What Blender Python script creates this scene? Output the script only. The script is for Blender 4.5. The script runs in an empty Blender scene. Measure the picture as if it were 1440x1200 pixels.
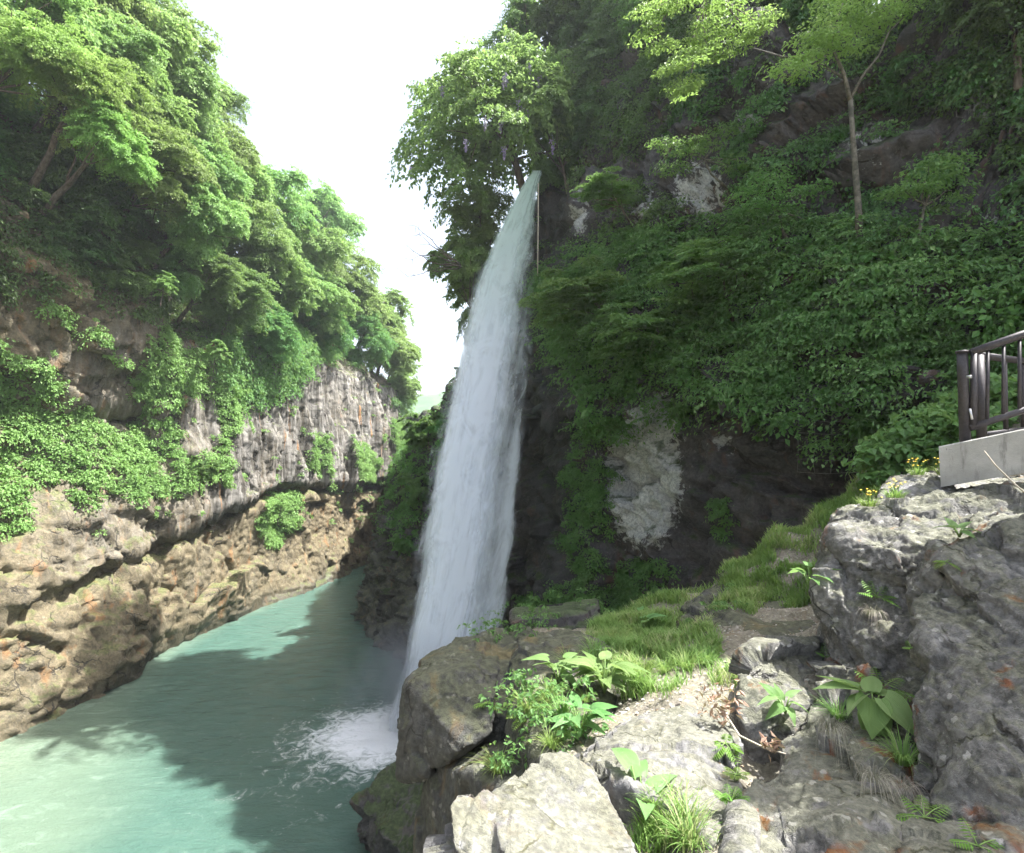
import bpy, bmesh, math, random
import numpy as np
from mathutils import Vector, Matrix
sc = bpy.context.scene
COL = sc.collection
R_ = math.radians
rng = np.random.default_rng(7)
random.seed(7)
F = 800.0; PITCH = R_(4.0); WATER = -11.0
cP, sP = math.cos(PITCH), math.sin(PITCH)

# ------------------------------------------------------------------ helpers
def at(px, py, Y):
    """world point seen at photo position (px,py) standing Y metres in front of the camera"""
    xc = (px-720)/F; yc = -(py-600)/F
    d = np.array([xc, cP - sP*yc, sP + cP*yc])
    return d*(Y/d[1])
def project(P):
    P = np.asarray(P, float)
    f = P[:,1]*cP + P[:,2]*sP
    u = -P[:,1]*sP + P[:,2]*cP
    f = np.where(f < .05, .05, f)
    return 720 + F*P[:,0]/f, 600 - F*u/f
def inpoly(px, py, poly):
    poly = np.asarray(poly, float); res = np.zeros(len(px), bool); n = len(poly); j = n-1
    for i in range(n):
        xi, yi = poly[i]; xj, yj = poly[j]
        c = ((yi > py) != (yj > py)) & (px < (xj-xi)*(py-yi)/((yj-yi) or 1e-9)+xi)
        res ^= c; j = i
    return res
_perm = np.random.default_rng(3).permutation(256).astype(np.int64); _perm = np.concatenate([_perm]*3)
_g = np.random.default_rng(4).normal(size=(256,3)); _g /= np.linalg.norm(_g,axis=1)[:,None]
_r = np.random.default_rng(5).random((256,8))
def _hash(i, j, k): return _perm[_perm[_perm[i & 255] + (j & 255)] + (k & 255)]
def perlin(p):
    p = np.asarray(p, float); i = np.floor(p).astype(np.int64); f = p-i
    w = f*f*f*(f*(f*6-15)+10); out = np.zeros(len(p))
    for a in (0,1):
        for b in (0,1):
            for c in (0,1):
                g = _g[_hash(i[:,0]+a, i[:,1]+b, i[:,2]+c)]
                d = (g*(f-np.array([a,b,c]))).sum(1)
                out += d*(w[:,0] if a else 1-w[:,0])*(w[:,1] if b else 1-w[:,1])*(w[:,2] if c else 1-w[:,2])
    return out*1.5
def fbm(p, o=4, gain=.5):
    s = np.zeros(len(p)); a = 1.
    for k in range(o): s += a*perlin(p*2**k + 17.3*k); a *= gain
    return s
def ridged(p, o=4):
    s = np.zeros(len(p)); a = 1.
    for k in range(o): s += a*(1-2*np.abs(perlin(p*2**k + 9.1*k))); a *= .5
    return s
def voronoi(p):
    p = np.asarray(p, float); i = np.floor(p).astype(np.int64)
    f1 = np.full(len(p), 9.); f2 = f1.copy(); cid = np.zeros(len(p), np.int64); vec = np.zeros((len(p),3))
    for a in (-1,0,1):
        for b in (-1,0,1):
            for c in (-1,0,1):
                q = i + np.array([a,b,c]); h = _hash(q[:,0],q[:,1],q[:,2])
                v = p-(q+_r[h,:3]); d = (v*v).sum(1)
                m = d < f1
                f2 = np.where(m, f1, np.minimum(f2, d)); f1 = np.where(m, d, f1)
                cid = np.where(m, h, cid); vec[m] = v[m]
    return np.sqrt(f1), np.sqrt(f2), cid, vec
def facets(p, k=.5, crack=.0, step=.5, warp=.35):
    p = np.asarray(p, float)
    if warp: p = p + warp*np.stack([perlin(p*1.3+5), perlin(p*1.3+25), perlin(p*1.3+45)], 1)
    f1, f2, cid, v = voronoi(p)
    h = (_g[(cid*7) & 255]*v).sum(1)*k*2 + (_r[cid,4]-.5)*step
    if crack: h -= crack*np.clip(1-(f2-f1)/.05, 0, 1)
    return h
def sstep(a, b, x): t = np.clip((x-a)/(b-a), 0, 1); return t*t*(3-2*t)
def nrm(v): return v/np.maximum(np.linalg.norm(v, axis=-1, keepdims=True), 1e-9)

def np_mesh(name, V, Fc, mat=None, smooth=True, attrs=None, fattrs=None, uv=None):
    V = np.ascontiguousarray(V, np.float32); Fc = np.ascontiguousarray(Fc, np.int32); k = Fc.shape[1]
    me = bpy.data.meshes.new(name)
    me.vertices.add(len(V)); me.vertices.foreach_set('co', V.ravel())
    me.loops.add(Fc.size); me.loops.foreach_set('vertex_index', Fc.ravel())
    me.polygons.add(len(Fc)); me.polygons.foreach_set('loop_start', np.arange(0, Fc.size, k, dtype=np.int32))
    me.polygons.foreach_set('use_smooth', np.full(len(Fc), smooth))
    for n, a in (attrs or {}).items():
        me.attributes.new(n, 'FLOAT', 'POINT').data.foreach_set('value', np.ascontiguousarray(a, np.float32))
    for n, a in (fattrs or {}).items():
        me.attributes.new(n, 'FLOAT', 'FACE').data.foreach_set('value', np.ascontiguousarray(a, np.float32))
    if uv is not None:
        l = me.uv_layers.new(name='UVMap'); l.data.foreach_set('uv', np.ascontiguousarray(uv[Fc.ravel()], np.float32).ravel())
    me.update(calc_edges=True)
    if mat: me.materials.append(mat)
    return me
def link(name, me, parent=None, loc=(0,0,0), rot=(0,0,0), scale=(1,1,1)):
    o = bpy.data.objects.new(name, me); COL.objects.link(o)
    o.location = [float(x) for x in loc]; o.rotation_euler = rot; o.scale = scale
    if parent: o.parent = parent
    return o
def tag(o, label=None, cat=None, group=None, kind=None):
    if label: o['label'] = label
    if cat: o['category'] = cat
    if group: o['group'] = group
    if kind: o['kind'] = kind
    return o
def thing(name, label, cat, loc, group=None):
    return tag(link(name, None, loc=loc), label, cat, group)
class MB:
    """collects tubes, boxes and sheets into one mesh"""
    def __init__(s): s.v = []; s.f = []; s.n = 0
    def add(s, V, Fs): 
        s.v.append(np.asarray(V, float)); s.f += [tuple(i+s.n for i in f) for f in Fs]; s.n += len(V)
    def tube(s, pts, rad, sides=7, cap=True):
        pts = np.asarray(pts, float); n = len(pts)
        if n < 2: return
        rad = np.broadcast_to(np.asarray(rad, float), (n,)) if np.ndim(rad) == 0 else np.asarray(rad, float)
        t = nrm(np.gradient(pts, axis=0)); ref = np.array([0,0,1.]) if abs(t[0,2]) < .9 else np.array([1.,0,0])
        a = nrm(np.cross(t, ref)); b = np.cross(t, a); th = np.arange(sides)*2*math.pi/sides
        V = (pts[:,None] + rad[:,None,None]*(a[:,None]*np.cos(th)[None,:,None] + b[:,None]*np.sin(th)[None,:,None])).reshape(-1,3)
        Fs = [(i*sides+k, i*sides+(k+1)%sides, (i+1)*sides+(k+1)%sides, (i+1)*sides+k) for i in range(n-1) for k in range(sides)]
        if cap: Fs += [tuple(range(sides))[::-1], tuple((n-1)*sides+k for k in range(sides))]
        s.add(V, Fs)
    def build(s, name, mat, parent=None, loc=(0,0,0), smooth=True):
        me = bpy.data.meshes.new(name); V = np.concatenate(s.v) - np.asarray(loc, float)
        me.from_pydata(V.tolist(), [], s.f); me.polygons.foreach_set('use_smooth', np.full(len(me.polygons), smooth))
        me.update(); me.materials.append(mat)
        base = np.array(parent.location) if parent else np.zeros(3)
        return link(name, me, parent, np.asarray(loc)-base if parent else loc)

# ------------------------------------------------------------------ node helpers
class NT:
    def __init__(s, mat): s.t = mat.node_tree; s.t.nodes.clear()
    def n(s, typ, **kw):
        nd = s.t.nodes.new(typ)
        for k, v in kw.items():
            if k.startswith('_'): nd.inputs[k[1:].replace('_',' ')].default_value = v
            else: setattr(nd, k, v)
        return nd
    def l(s, a, b): s.t.links.new(a, b)
    def val(s, x, sock):
        if isinstance(x, (int, float)): sock.default_value = x
        elif isinstance(x, tuple): sock.default_value = (*x, 1.) if len(x) == 3 and len(sock.default_value) == 4 else x
        else: s.l(x, sock)
    def math(s, op, a, b=0., c=None, clamp=False):
        m = s.n('ShaderNodeMath', operation=op, use_clamp=clamp); s.val(a, m.inputs[0]); s.val(b, m.inputs[1])
        if c is not None: s.val(c, m.inputs[2])
        return m.outputs[0]
    def mix(s, fac, a, b, blend='MIX'):
        m = s.n('ShaderNodeMix', data_type='RGBA', blend_type=blend); s.val(fac, m.inputs[0]); s.val(a, m.inputs[6]); s.val(b, m.inputs[7])
        return m.outputs[2]
    def noise(s, vec, scale, detail=6, rough=.55, dist=0.):
        m = s.n('ShaderNodeTexNoise'); s.l(vec, m.inputs['Vector']); m.inputs['Scale'].default_value = scale
        m.inputs['Detail'].default_value = detail; m.inputs['Roughness'].default_value = rough; m.inputs['Distortion'].default_value = dist
        return m.outputs[0]
    def mapr(s, x, a, b, c=0., d=1., smooth=True):
        m = s.n('ShaderNodeMapRange'); m.interpolation_type = 'SMOOTHSTEP' if smooth else 'LINEAR'
        s.val(x, m.inputs[0])
        for i, q in enumerate((a,b,c,d)): s.val(q, m.inputs[i+1])
        return m.outputs[0]
    def scale(s, vec, sx, sy, sz):
        m = s.n('ShaderNodeMapping'); s.l(vec, m.inputs[0]); m.inputs['Scale'].default_value = (sx,sy,sz); return m.outputs[0]
    def attr(s, name): return s.n('ShaderNodeAttribute', attribute_name=name).outputs['Fac']
    def out(s, sh, vol=None):
        o = s.n('ShaderNodeOutputMaterial')
        if sh: s.l(sh, o.inputs[0])
        if vol: s.l(vol, o.inputs[1])
def newmat(name):
    m = bpy.data.materials.new(name); m.use_nodes = True; return m, NT(m)

def wv0(t, P, s):
    nz = t.n('ShaderNodeTexNoise'); t.l(P, nz.inputs['Vector']); nz.inputs['Scale'].default_value = 14*s; nz.inputs['Detail'].default_value = 4
    a = t.n('ShaderNodeVectorMath', operation='MULTIPLY_ADD'); t.l(nz.outputs['Color'], a.inputs[0]); a.inputs[1].default_value = (.12/s,)*3; t.l(P, a.inputs[2]); return a.outputs[0]
def mat_rock(name, c1, c2, c3, streak=(.03,.03,.03), streak_amt=.5, moss=(.05,.07,.015), moss_amt=.0, speck=(.5,.5,.47), speck_amt=0.,
             stain=(.25,.09,.03), stain_amt=0., s=1., bump=.5, rough=.85, vert=True, strata=False, wet=False, rosette=.55):
    m, t = newmat(name)
    geo = t.n('ShaderNodeNewGeometry'); P = geo.outputs['Position']
    N = t.n('ShaderNodeSeparateXYZ'); t.l(geo.outputs['Normal'], N.inputs[0])
    big = t.noise(P, .22*s, 5, .6, .6); med = t.noise(P, 1.3*s, 8, .65, .4); fine = t.noise(P, 9*s, 10, .7)
    col = t.mix(t.mapr(big, .35, .65), c1, c2)
    col = t.mix(t.mapr(med, .42, .68), col, c3)
    sv = t.scale(P, 1.6, 1.6, .13) if vert else (t.scale(P, .5, .5, 3.) )
    st = t.noise(sv, 1.1*s, 7, .65, .3)
    col = t.mix(t.math('MULTIPLY', t.mapr(st, .52, .68), streak_amt), col, streak)
    col = t.mix(t.mapr(fine, .3, .75, 0., .55), t.mix(.5, col, (0,0,0), 'MIX'), t.mix(.35, col, tuple(min(1,x*1.9) for x in c3)))
    if strata:
        sl = t.noise(t.scale(P, .7, .5, 5.), .8*s, 6, .6, .5); col = t.mix(t.mapr(sl, .55, .66, 0., .5), col, tuple(x*.45 for x in c1))
    if stain_amt:
        sn = t.noise(t.scale(P, 1., 1., .45), 1.1*s, 6, .6, .6)
        col = t.mix(t.math('MULTIPLY', t.mapr(sn, .57, .68), stain_amt), col, stain)
    if speck_amt:
        sp = t.noise(P, 4.5*s, 8, .75, .2); col = t.mix(t.math('MULTIPLY', t.mapr(sp, .60, .66), speck_amt), col, speck)
    gr = t.attr('grey'); gs = t.noise(t.scale(P, 2.2, 2.2, .16), 1.3, 7, .65, .4)
    col = t.mix(t.math('MULTIPLY', gr, .85), col, t.mix(t.mapr(gs, .36, .66), (.035,.033,.03), (.25,.24,.225)))
    go = t.noise(t.scale(P, .8, .8, .07), 1.2, 5, .6); col = t.mix(t.math('MULTIPLY', gr, t.mapr(go, .60, .68, 0., .7)), col, (.33,.17,.07))
    wn = t.n('ShaderNodeTexNoise'); t.l(P, wn.inputs['Vector']); wn.inputs['Scale'].default_value = .9*s; wn.inputs['Detail'].default_value = 6
    wa = t.n('ShaderNodeVectorMath', operation='MULTIPLY_ADD'); t.l(wn.outputs['Color'], wa.inputs[0]); wa.inputs[1].default_value = (1.6/s,)*3; t.l(P, wa.inputs[2])
    vc = t.n('ShaderNodeTexVoronoi', feature='DISTANCE_TO_EDGE'); vc.inputs['Scale'].default_value = .55*s; t.l(wa.outputs[0], vc.inputs['Vector'])
    crk = t.mapr(vc.outputs['Distance'], .004, .022, 1., 0.)
    crk = t.math('MULTIPLY', crk, t.mapr(t.noise(P, .8*s, 3), .42, .6)); col = t.mix(t.math('MULTIPLY', crk, .8), col, (.03,.028,.025))
    ro = t.n('ShaderNodeTexVoronoi'); ro.inputs['Scale'].default_value = 5.5*s; t.l(wv0(t, P, s), ro.inputs['Vector'])
    rs = t.n('ShaderNodeSeparateColor'); t.l(ro.outputs['Color'], rs.inputs[0])
    rf = t.math('MULTIPLY', t.mapr(ro.outputs['Distance'], .22, .36, 1., 0.), t.mapr(rs.outputs[0], .80, .84))
    col = t.mix(t.math('MULTIPLY', rf, rosette), col, tuple(min(.6, x*1.7+.03) for x in c3))
    li = t.attr('lichen'); ln = t.noise(P, 2.6, 8, .72, .3)
    lf = t.mapr(t.math('ADD', li, t.math('MULTIPLY', t.math('SUBTRACT', ln, .5), 1.5)), .48, .62)
    col = t.mix(t.math('MULTIPLY', lf, .9), col, t.mix(t.mapr(fine, .35, .65), (.30,.32,.31), (.56,.57,.55)))
    wt = t.attr('wet'); col = t.mix(t.math('MULTIPLY', wt, .75), col, t.mix(.75, col, (.012,.016,.016)))
    if moss_amt:
        mn = t.noise(P, 1.9*s, 7, .65); mz = t.math('ADD', t.math('MULTIPLY', N.outputs[2], .35), mn)
        mf = t.math('MULTIPLY', t.mapr(mz, .66, .82), moss_amt); col = t.mix(mf, col, t.mix(t.mapr(fine,.4,.6), moss, tuple(x*1.9 for x in moss)))
    b = t.n('ShaderNodeBsdfPrincipled'); t.l(col, b.inputs['Base Color'])
    t.l(t.mapr(wt, 0., 1., rough, .45), b.inputs['Roughness']); b.inputs['Specular IOR Level'].default_value = .3
    vo = t.n('ShaderNodeTexVoronoi', feature='DISTANCE_TO_EDGE'); vo.inputs['Scale'].default_value = 2.2*s
    wv = t.n('ShaderNodeVectorMath', operation='ADD'); t.l(P, wv.inputs[0])
    nv = t.n('ShaderNodeTexNoise'); t.l(P, nv.inputs['Vector']); nv.inputs['Scale'].default_value = 3*s; t.l(nv.outputs['Color'], wv.inputs[1]); t.l(wv.outputs[0], vo.inputs['Vector'])
    ck = t.mapr(vo.outputs['Distance'], 0., .05, 0., 1.)
    h = t.math('ADD', t.math('MULTIPLY', med, .5), t.math('ADD', t.math('MULTIPLY', fine, .35), t.math('ADD', t.math('MULTIPLY', ck, .10), t.math('SUBTRACT', t.math('MULTIPLY', t.noise(P, 34*s, 6, .7), .16), t.math('MULTIPLY', crk, .5)))))
    bp = t.n('ShaderNodeBump'); bp.inputs['Strength'].default_value = bump; bp.inputs['Distance'].default_value = .25/s
    t.l(h, bp.inputs['Height']); t.l(bp.outputs[0], b.inputs['Normal'])
    t.out(b.outputs[0]); return m

def mat_leaf(name, c1, c2, c3=None, trans=.38, rough=.55, tree_var=.25, veins=0.):
    m, t = newmat(name)
    r = t.attr('rnd'); oi = t.n('ShaderNodeObjectInfo')
    col = t.mix(r, c1, c2)
    if c3: col = t.mix(t.mapr(r, .86, .99), col, c3)
    if tree_var:
        hs = t.n('ShaderNodeHueSaturation'); t.l(col, hs.inputs['Color'])
        t.l(t.mapr(oi.outputs['Random'], 0, 1,   .5-.03, .5+.025, False), hs.inputs['Hue'])
        t.l(t.mapr(oi.outputs['Random'], 0, 1, 1-tree_var, 1+tree_var, False), hs.inputs['Value']); col = hs.outputs[0]
    b = t.n('ShaderNodeBsdfPrincipled'); t.l(col, b.inputs['Base Color']); b.inputs['Roughness'].default_value = rough
    b.inputs['Specular IOR Level'].default_value = .35
    if veins:
        uv = t.n('ShaderNodeUVMap'); w = t.n('ShaderNodeTexWave', wave_type='BANDS', bands_direction='X'); t.l(uv.outputs[0], w.inputs[0]); w.inputs['Scale'].default_value = 3.2
        bp = t.n('ShaderNodeBump'); bp.inputs['Strength'].default_value = veins; bp.inputs['Distance'].default_value = .01; t.l(w.outputs[1], bp.inputs['Height']); t.l(bp.outputs[0], b.inputs['Normal'])
    tr = t.n('ShaderNodeBsdfTranslucent'); t.l(t.mix(.5, col, (.33,.50,.13), 'MIX'), tr.inputs[0])
    mx = t.n('ShaderNodeMixShader'); mx.inputs[0].default_value = trans; t.l(b.outputs[0], mx.inputs[1]); t.l(tr.outputs[0], mx.inputs[2])
    t.out(mx.outputs[0]); return m
def mat_plain(name, c1, c2, scale=8., rough=.7, metal=0., bump=.2, spec=.4, stretch=(1,1,1)):
    m, t = newmat(name); P = t.n('ShaderNodeNewGeometry').outputs['Position']; P = t.scale(P, *stretch)
    n = t.noise(P, scale, 8, .65); b = t.n('ShaderNodeBsdfPrincipled'); t.l(t.mix(t.mapr(n,.35,.65), c1, c2), b.inputs['Base Color'])
    b.inputs['Roughness'].default_value = rough; b.inputs['Metallic'].default_value = metal; b.inputs['Specular IOR Level'].default_value = spec
    if bump:
        bp = t.n('ShaderNodeBump'); bp.inputs['Strength'].default_value = bump; bp.inputs['Distance'].default_value = .02; t.l(n, bp.inputs['Height']); t.l(bp.outputs[0], b.inputs['Normal'])
    t.out(b.outputs[0]); return m

M = {}
M['rock_left'] = mat_rock('rock_left', (.225,.18,.105), (.155,.135,.095), (.285,.235,.145), streak=(.05,.04,.03), streak_amt=.55, moss=(.06,.08,.02), moss_amt=.55, stain=(.30,.14,.05), stain_amt=.5, speck_amt=.25, bump=.6, strata=True, rosette=.0)
M['rock_right'] = mat_rock('rock_right', (.070,.068,.072), (.105,.10,.10), (.14,.13,.125), streak=(.025,.026,.03), streak_amt=.5, moss=(.03,.05,.012), moss_amt=.7, stain=(.16,.08,.05), stain_amt=.4, speck=(.4,.4,.38), speck_amt=.15, bump=.55, rosette=.1)
M['rock_fore'] = mat_rock('rock_fore', (.235,.23,.228), (.165,.162,.16), (.29,.285,.28), streak=(.08,.075,.07), streak_amt=.55, moss=(.08,.08,.02), moss_amt=.35, stain=(.20,.12,.06), stain_amt=.2, speck=(.55,.54,.50), speck_amt=.45, s=2.6, bump=.55)
M['rock_big'] = mat_rock('rock_big', (.225,.22,.205), (.155,.152,.142), (.33,.32,.295), streak=(.07,.065,.06), streak_amt=.6, moss=(.07,.075,.02), moss_amt=.35, stain=(.25,.085,.03), stain_amt=.9, speck=(.5,.48,.44), speck_amt=.5, s=2.4, bump=.6)
M['rock_ledge'] = mat_rock('rock_ledge', (.112,.112,.100), (.082,.083,.078), (.145,.142,.125), streak=(.05,.05,.045), streak_amt=.5, moss=(.08,.09,.025), moss_amt=.28, stain=(.22,.14,.06), stain_amt=.4, speck=(.4,.38,.33), speck_amt=.3, s=1.6, bump=.5)
M['soil'] = mat_rock('soil', (.31,.27,.22), (.23,.20,.155), (.40,.355,.30), streak=(.12,.10,.08), streak_amt=.2, moss=(.09,.12,.02), moss_amt=.12, speck=(.55,.50,.42), speck_amt=.7, stain=(.25,.14,.07), stain_amt=.3, s=3., bump=.7, vert=False)
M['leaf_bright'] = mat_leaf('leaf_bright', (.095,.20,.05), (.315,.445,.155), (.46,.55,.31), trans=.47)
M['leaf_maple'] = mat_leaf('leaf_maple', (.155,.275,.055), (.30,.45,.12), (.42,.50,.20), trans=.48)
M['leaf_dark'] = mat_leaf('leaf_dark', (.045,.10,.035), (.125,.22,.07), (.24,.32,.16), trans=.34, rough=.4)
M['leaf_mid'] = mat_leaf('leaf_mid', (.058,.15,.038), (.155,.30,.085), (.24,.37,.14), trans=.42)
M['leaf_cover'] = mat_leaf('leaf_cover', (.13,.25,.065), (.26,.43,.13), (.38,.52,.24), trans=.38, tree_var=0)
M['leaf_rcover'] = mat_leaf('leaf_rcover', (.06,.155,.045), (.17,.32,.095), (.26,.40,.16), trans=.42, tree_var=0)
M['leaf_hosta'] = mat_leaf('leaf_hosta', (.17,.34,.10), (.27,.45,.17), trans=.33, rough=.42, tree_var=.1, veins=.6)
M['leaf_fern'] = mat_leaf('leaf_fern', (.10,.22,.03), (.17,.30,.05), trans=.4, tree_var=.12)
M['grass'] = mat_leaf('grass', (.11,.22,.045), (.25,.37,.10), (.36,.38,.18), trans=.4, tree_var=.1)
M['dry'] = mat_leaf('dry_grass', (.17,.15,.125), (.33,.30,.25), trans=.2, tree_var=.1)
M['bark'] = mat_plain('bark', (.07,.055,.045), (.15,.125,.10), 9., .9, bump=.5, stretch=(1,1,.25))
M['bark_pale'] = mat_plain('bark_pale', (.06,.06,.045), (.17,.155,.125), 7., .9, bump=.5)
M['stem'] = mat_plain('stem', (.10,.18,.04), (.16,.25,.06), 10., .6, bump=0)
M['twig'] = mat_plain('twig', (.40,.35,.27), (.52,.47,.38), 20., .8, bump=.1)
M['yellow'] = mat_plain('petal_yellow', (.75,.50,.04), (.85,.62,.08), 20., .6, bump=0)
M['wisteria'] = mat_leaf('wisteria', (.30,.22,.48), (.52,.42,.68), trans=.35, tree_var=0)
M['metal'] = mat_plain('brown_metal', (.045,.040,.044), (.065,.058,.062), 30., .5, metal=.3, bump=.05, spec=.5)
M['steel'] = mat_plain('steel', (.5,.5,.5), (.6,.6,.6), 30., .35, metal=.9, bump=0)
M['wire'] = mat_plain('wire', (.13,.13,.12), (.22,.21,.20), 12., .6, metal=.3, bump=0)
M['dead_leaf'] = mat_leaf('dead_leaf', (.30,.17,.12), (.46,.32,.24), trans=.2, tree_var=0)

def mat_concrete():
    m, t = newmat('concrete'); P = t.n('ShaderNodeNewGeometry').outputs['Position']
    col = t.mix(t.mapr(t.noise(P, 3., 8, .65), .35, .65), (.34,.335,.31), (.46,.45,.42))
    col = t.mix(t.mapr(t.noise(t.scale(P,1,1,.2), 7., 7, .7), .52, .68, 0, .75), col, (.17,.165,.15))
    po = t.noise(P, 16., 4, .6); col = t.mix(t.mapr(po, .70, .75), col, (.08,.08,.075))
    b = t.n('ShaderNodeBsdfPrincipled'); t.l(col, b.inputs['Base Color']); b.inputs['Roughness'].default_value = .9
    bp = t.n('ShaderNodeBump'); bp.inputs['Strength'].default_value = .4; bp.inputs['Distance'].default_value = .01
    t.l(t.math('SUBTRACT', t.noise(P, 60., 6, .7), t.mapr(po,.68,.75)), bp.inputs['Height']); t.l(bp.outputs[0], b.inputs['Normal'])
    t.out(b.outputs[0]); return m
M['concrete'] = mat_concrete()

def mat_water():
    m, t = newmat('river_water'); P = t.n('ShaderNodeNewGeometry').outputs['Position']
    sh = t.attr('shallow'); fo = t.attr('foam')
    n1 = t.noise(P, .25, 4, .5, .5)
    col = t.mix(n1, (.050,.105,.085), (.075,.140,.112))
    # cloudy streaks where silt and air bubbles drift in the shallows
    wsp = t.noise(t.scale(P, .9, 1.6, 1), .8, 8, .62, 1.2)
    col = t.mix(t.mapr(sh, 0, .75), col, (.125,.178,.130))
    col = t.mix(t.math('MULTIPLY', t.mapr(wsp, .5, .72), t.mapr(sh, .0, .9, .12, .5)), col, (.23,.31,.245))
    pe = t.noise(P, 5., 8, .75, .4)
    col = t.mix(t.mapr(sh, .8, 1.7), col, t.mix(t.mapr(pe, .38, .62), (.12,.165,.115), (.22,.26,.19)))
    fn = t.noise(P, 1.9, 10, .72, 1.2)
    ff = t.mapr(t.math('ADD', fo, t.math('MULTIPLY', t.math('SUBTRACT', fn, .5), 3.2)), .25, 1.35)
    col = t.mix(ff, col, (.82,.84,.86))
    b = t.n('ShaderNodeBsdfPrincipled'); t.l(col, b.inputs['Base Color']); t.l(t.mapr(ff, 0, 1, .10, .8), b.inputs['Roughness'])
    b.inputs['Subsurface Weight'].default_value = .5; b.inputs['Subsurface Radius'].default_value = (1,1,1); b.inputs['Subsurface Scale'].default_value = .7; b.inputs['IOR'].default_value = 1.33; b.inputs['Specular IOR Level'].default_value = .5
    w1 = t.noise(t.scale(P, .55, 1.5, 1), 1.3, 5, .55, .5); w2 = t.noise(t.scale(P, 1., 1.8, 1), 5., 5, .6)
    w3 = t.noise(t.scale(P, 1., 1.7, 1), 13., 4, .6); h = t.math('ADD', t.math('MULTIPLY', w1, .7), t.math('ADD', t.math('MULTIPLY', w2, .26), t.math('MULTIPLY', w3, .07)))
    bp = t.n('ShaderNodeBump'); bp.inputs['Strength'].default_value = .7; bp.inputs['Distance'].default_value = .42; t.l(h, bp.inputs['Height']); t.l(bp.outputs[0], b.inputs['Normal'])
    t.out(b.outputs[0]); return m
M['water'] = mat_water()

def mat_fall():
    m, t = newmat('falling_water'); uv = t.n('ShaderNodeUVMap').outputs[0]
    d = t.attr('dens'); top = t.attr('top'); off = t.n('ShaderNodeObjectInfo').outputs['Random']
    sv = t.n('ShaderNodeVectorMath', operation='ADD'); t.l(uv, sv.inputs[0])
    cx = t.n('ShaderNodeCombineXYZ'); t.l(t.math('MULTIPLY', off, 37.), cx.inputs[0]); t.l(t.math('MULTIPLY', off, 11.), cx.inputs[2]); t.l(cx.outputs[0], sv.inputs[1])
    V = sv.outputs[0]
    s1 = t.noise(t.scale(V, 3.6, .30, 1), 1., 5, .55, .35); s2 = t.noise(t.scale(V, 1.5, .75, 1), 1., 6, .6, 1.1); s3 = t.noise(t.scale(V, 16., 1.1, 1), 1., 5, .6, .2)
    k = t.math('ADD', t.math('MULTIPLY', s1, .9), t.math('ADD', t.math('MULTIPLY', s2, 1.35), t.math('MULTIPLY', s3, .18)))
    k = t.math('SUBTRACT', k, 1.215)
    a = t.mapr(t.math('ADD', d, t.math('MULTIPLY', k, 1.05)), .04, 1.0)
    a = t.math('MULTIPLY', a, .86)
    col = t.mix(top, (.88,.93,1.0), (.56,.69,.64))
    df = t.n('ShaderNodeBsdfDiffuse'); t.l(col, df.inputs[0]); tl = t.n('ShaderNodeBsdfTranslucent'); t.l(col, tl.inputs[0])
    m1 = t.n('ShaderNodeMixShader'); m1.inputs[0].default_value = .45; t.l(df.outputs[0], m1.inputs[1]); t.l(tl.outputs[0], m1.inputs[2])
    tr = t.n('ShaderNodeBsdfTransparent'); m2 = t.n('ShaderNodeMixShader'); t.l(a, m2.inputs[0]); t.l(tr.outputs[0], m2.inputs[1]); t.l(m1.outputs[0], m2.inputs[2])
    t.out(m2.outputs[0]); return m
M['fall'] = mat_fall()

# ------------------------------------------------------------------ foliage
def leaf_quads(C, A, N, L, W, fold=.12):
    A = nrm(A); B = nrm(np.cross(N, A)); N = np.cross(A, B)
    L = L[:,None]; W = W[:,None]
    V = np.stack([C-A*L*.5, C+B*W*.5-A*L*.06+N*L*fold, C+A*L*.5-N*L*fold*.6, C-B*W*.5-A*L*.06+N*L*fold], 1).reshape(-1,3)
    return V, np.arange(len(C)*4).reshape(-1,4)
def clumps(C, U, Rad, n, L, g, flat=.4, droop=.45, jit=.45, wr=.6, tone=None, dirs=None, st=(1.,1.)):
    """leaf sprays: every clump a dome of n leaves about centre C with axis U"""
    K = len(C); U = nrm(U); ref = nrm(g.normal(size=(K,3))); T = nrm(np.cross(U, ref)) if dirs is None else nrm(dirs - U*(dirs*U).sum(1)[:,None] + 1e-4*ref)
    B = np.cross(U, T)
    th = g.random((K,n))*2*math.pi; r = np.sqrt(g.random((K,n)))
    rad = T[:,None]*(np.cos(th)*st[0])[...,None] + B[:,None]*(np.sin(th)*st[1])[...,None]
    hgt = flat*(1-r**1.6) + g.normal(size=(K,n))*flat*.30
    P = C[:,None] + Rad[:,None,None]*(rad*(r*(.75+.5*g.random((K,n))))[...,None] + U[:,None]*hgt[...,None])
    up = np.array([0,0,1.])
    A = rad + g.normal(size=(K,n,3))*.5 - up*(droop*(.3+r))[...,None]
    N = U[:,None] + rad*(.6*r)[...,None] + g.normal(size=(K,n,3))*jit
    Ls = L*(.6+.8*g.random((K,n)))
    rnd = np.clip((g.random(K) if tone is None else tone)[:,None]*.55 + g.random((K,n))*.45, 0, 1)
    V, Fc = leaf_quads(P.reshape(-1,3), A.reshape(-1,3), N.reshape(-1,3), Ls.ravel(), Ls.ravel()*wr)
    return V, Fc, rnd.ravel()
def leaf_mesh(name, parts, mat):
    V = []; Fc = []; r = []; n = 0
    for v, f, q in parts: V.append(v); Fc.append(f+n); r.append(q); n += len(v)
    return np_mesh(name, np.concatenate(V), np.concatenate(Fc), mat, False, fattrs={'rnd': np.concatenate(r)})

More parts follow.
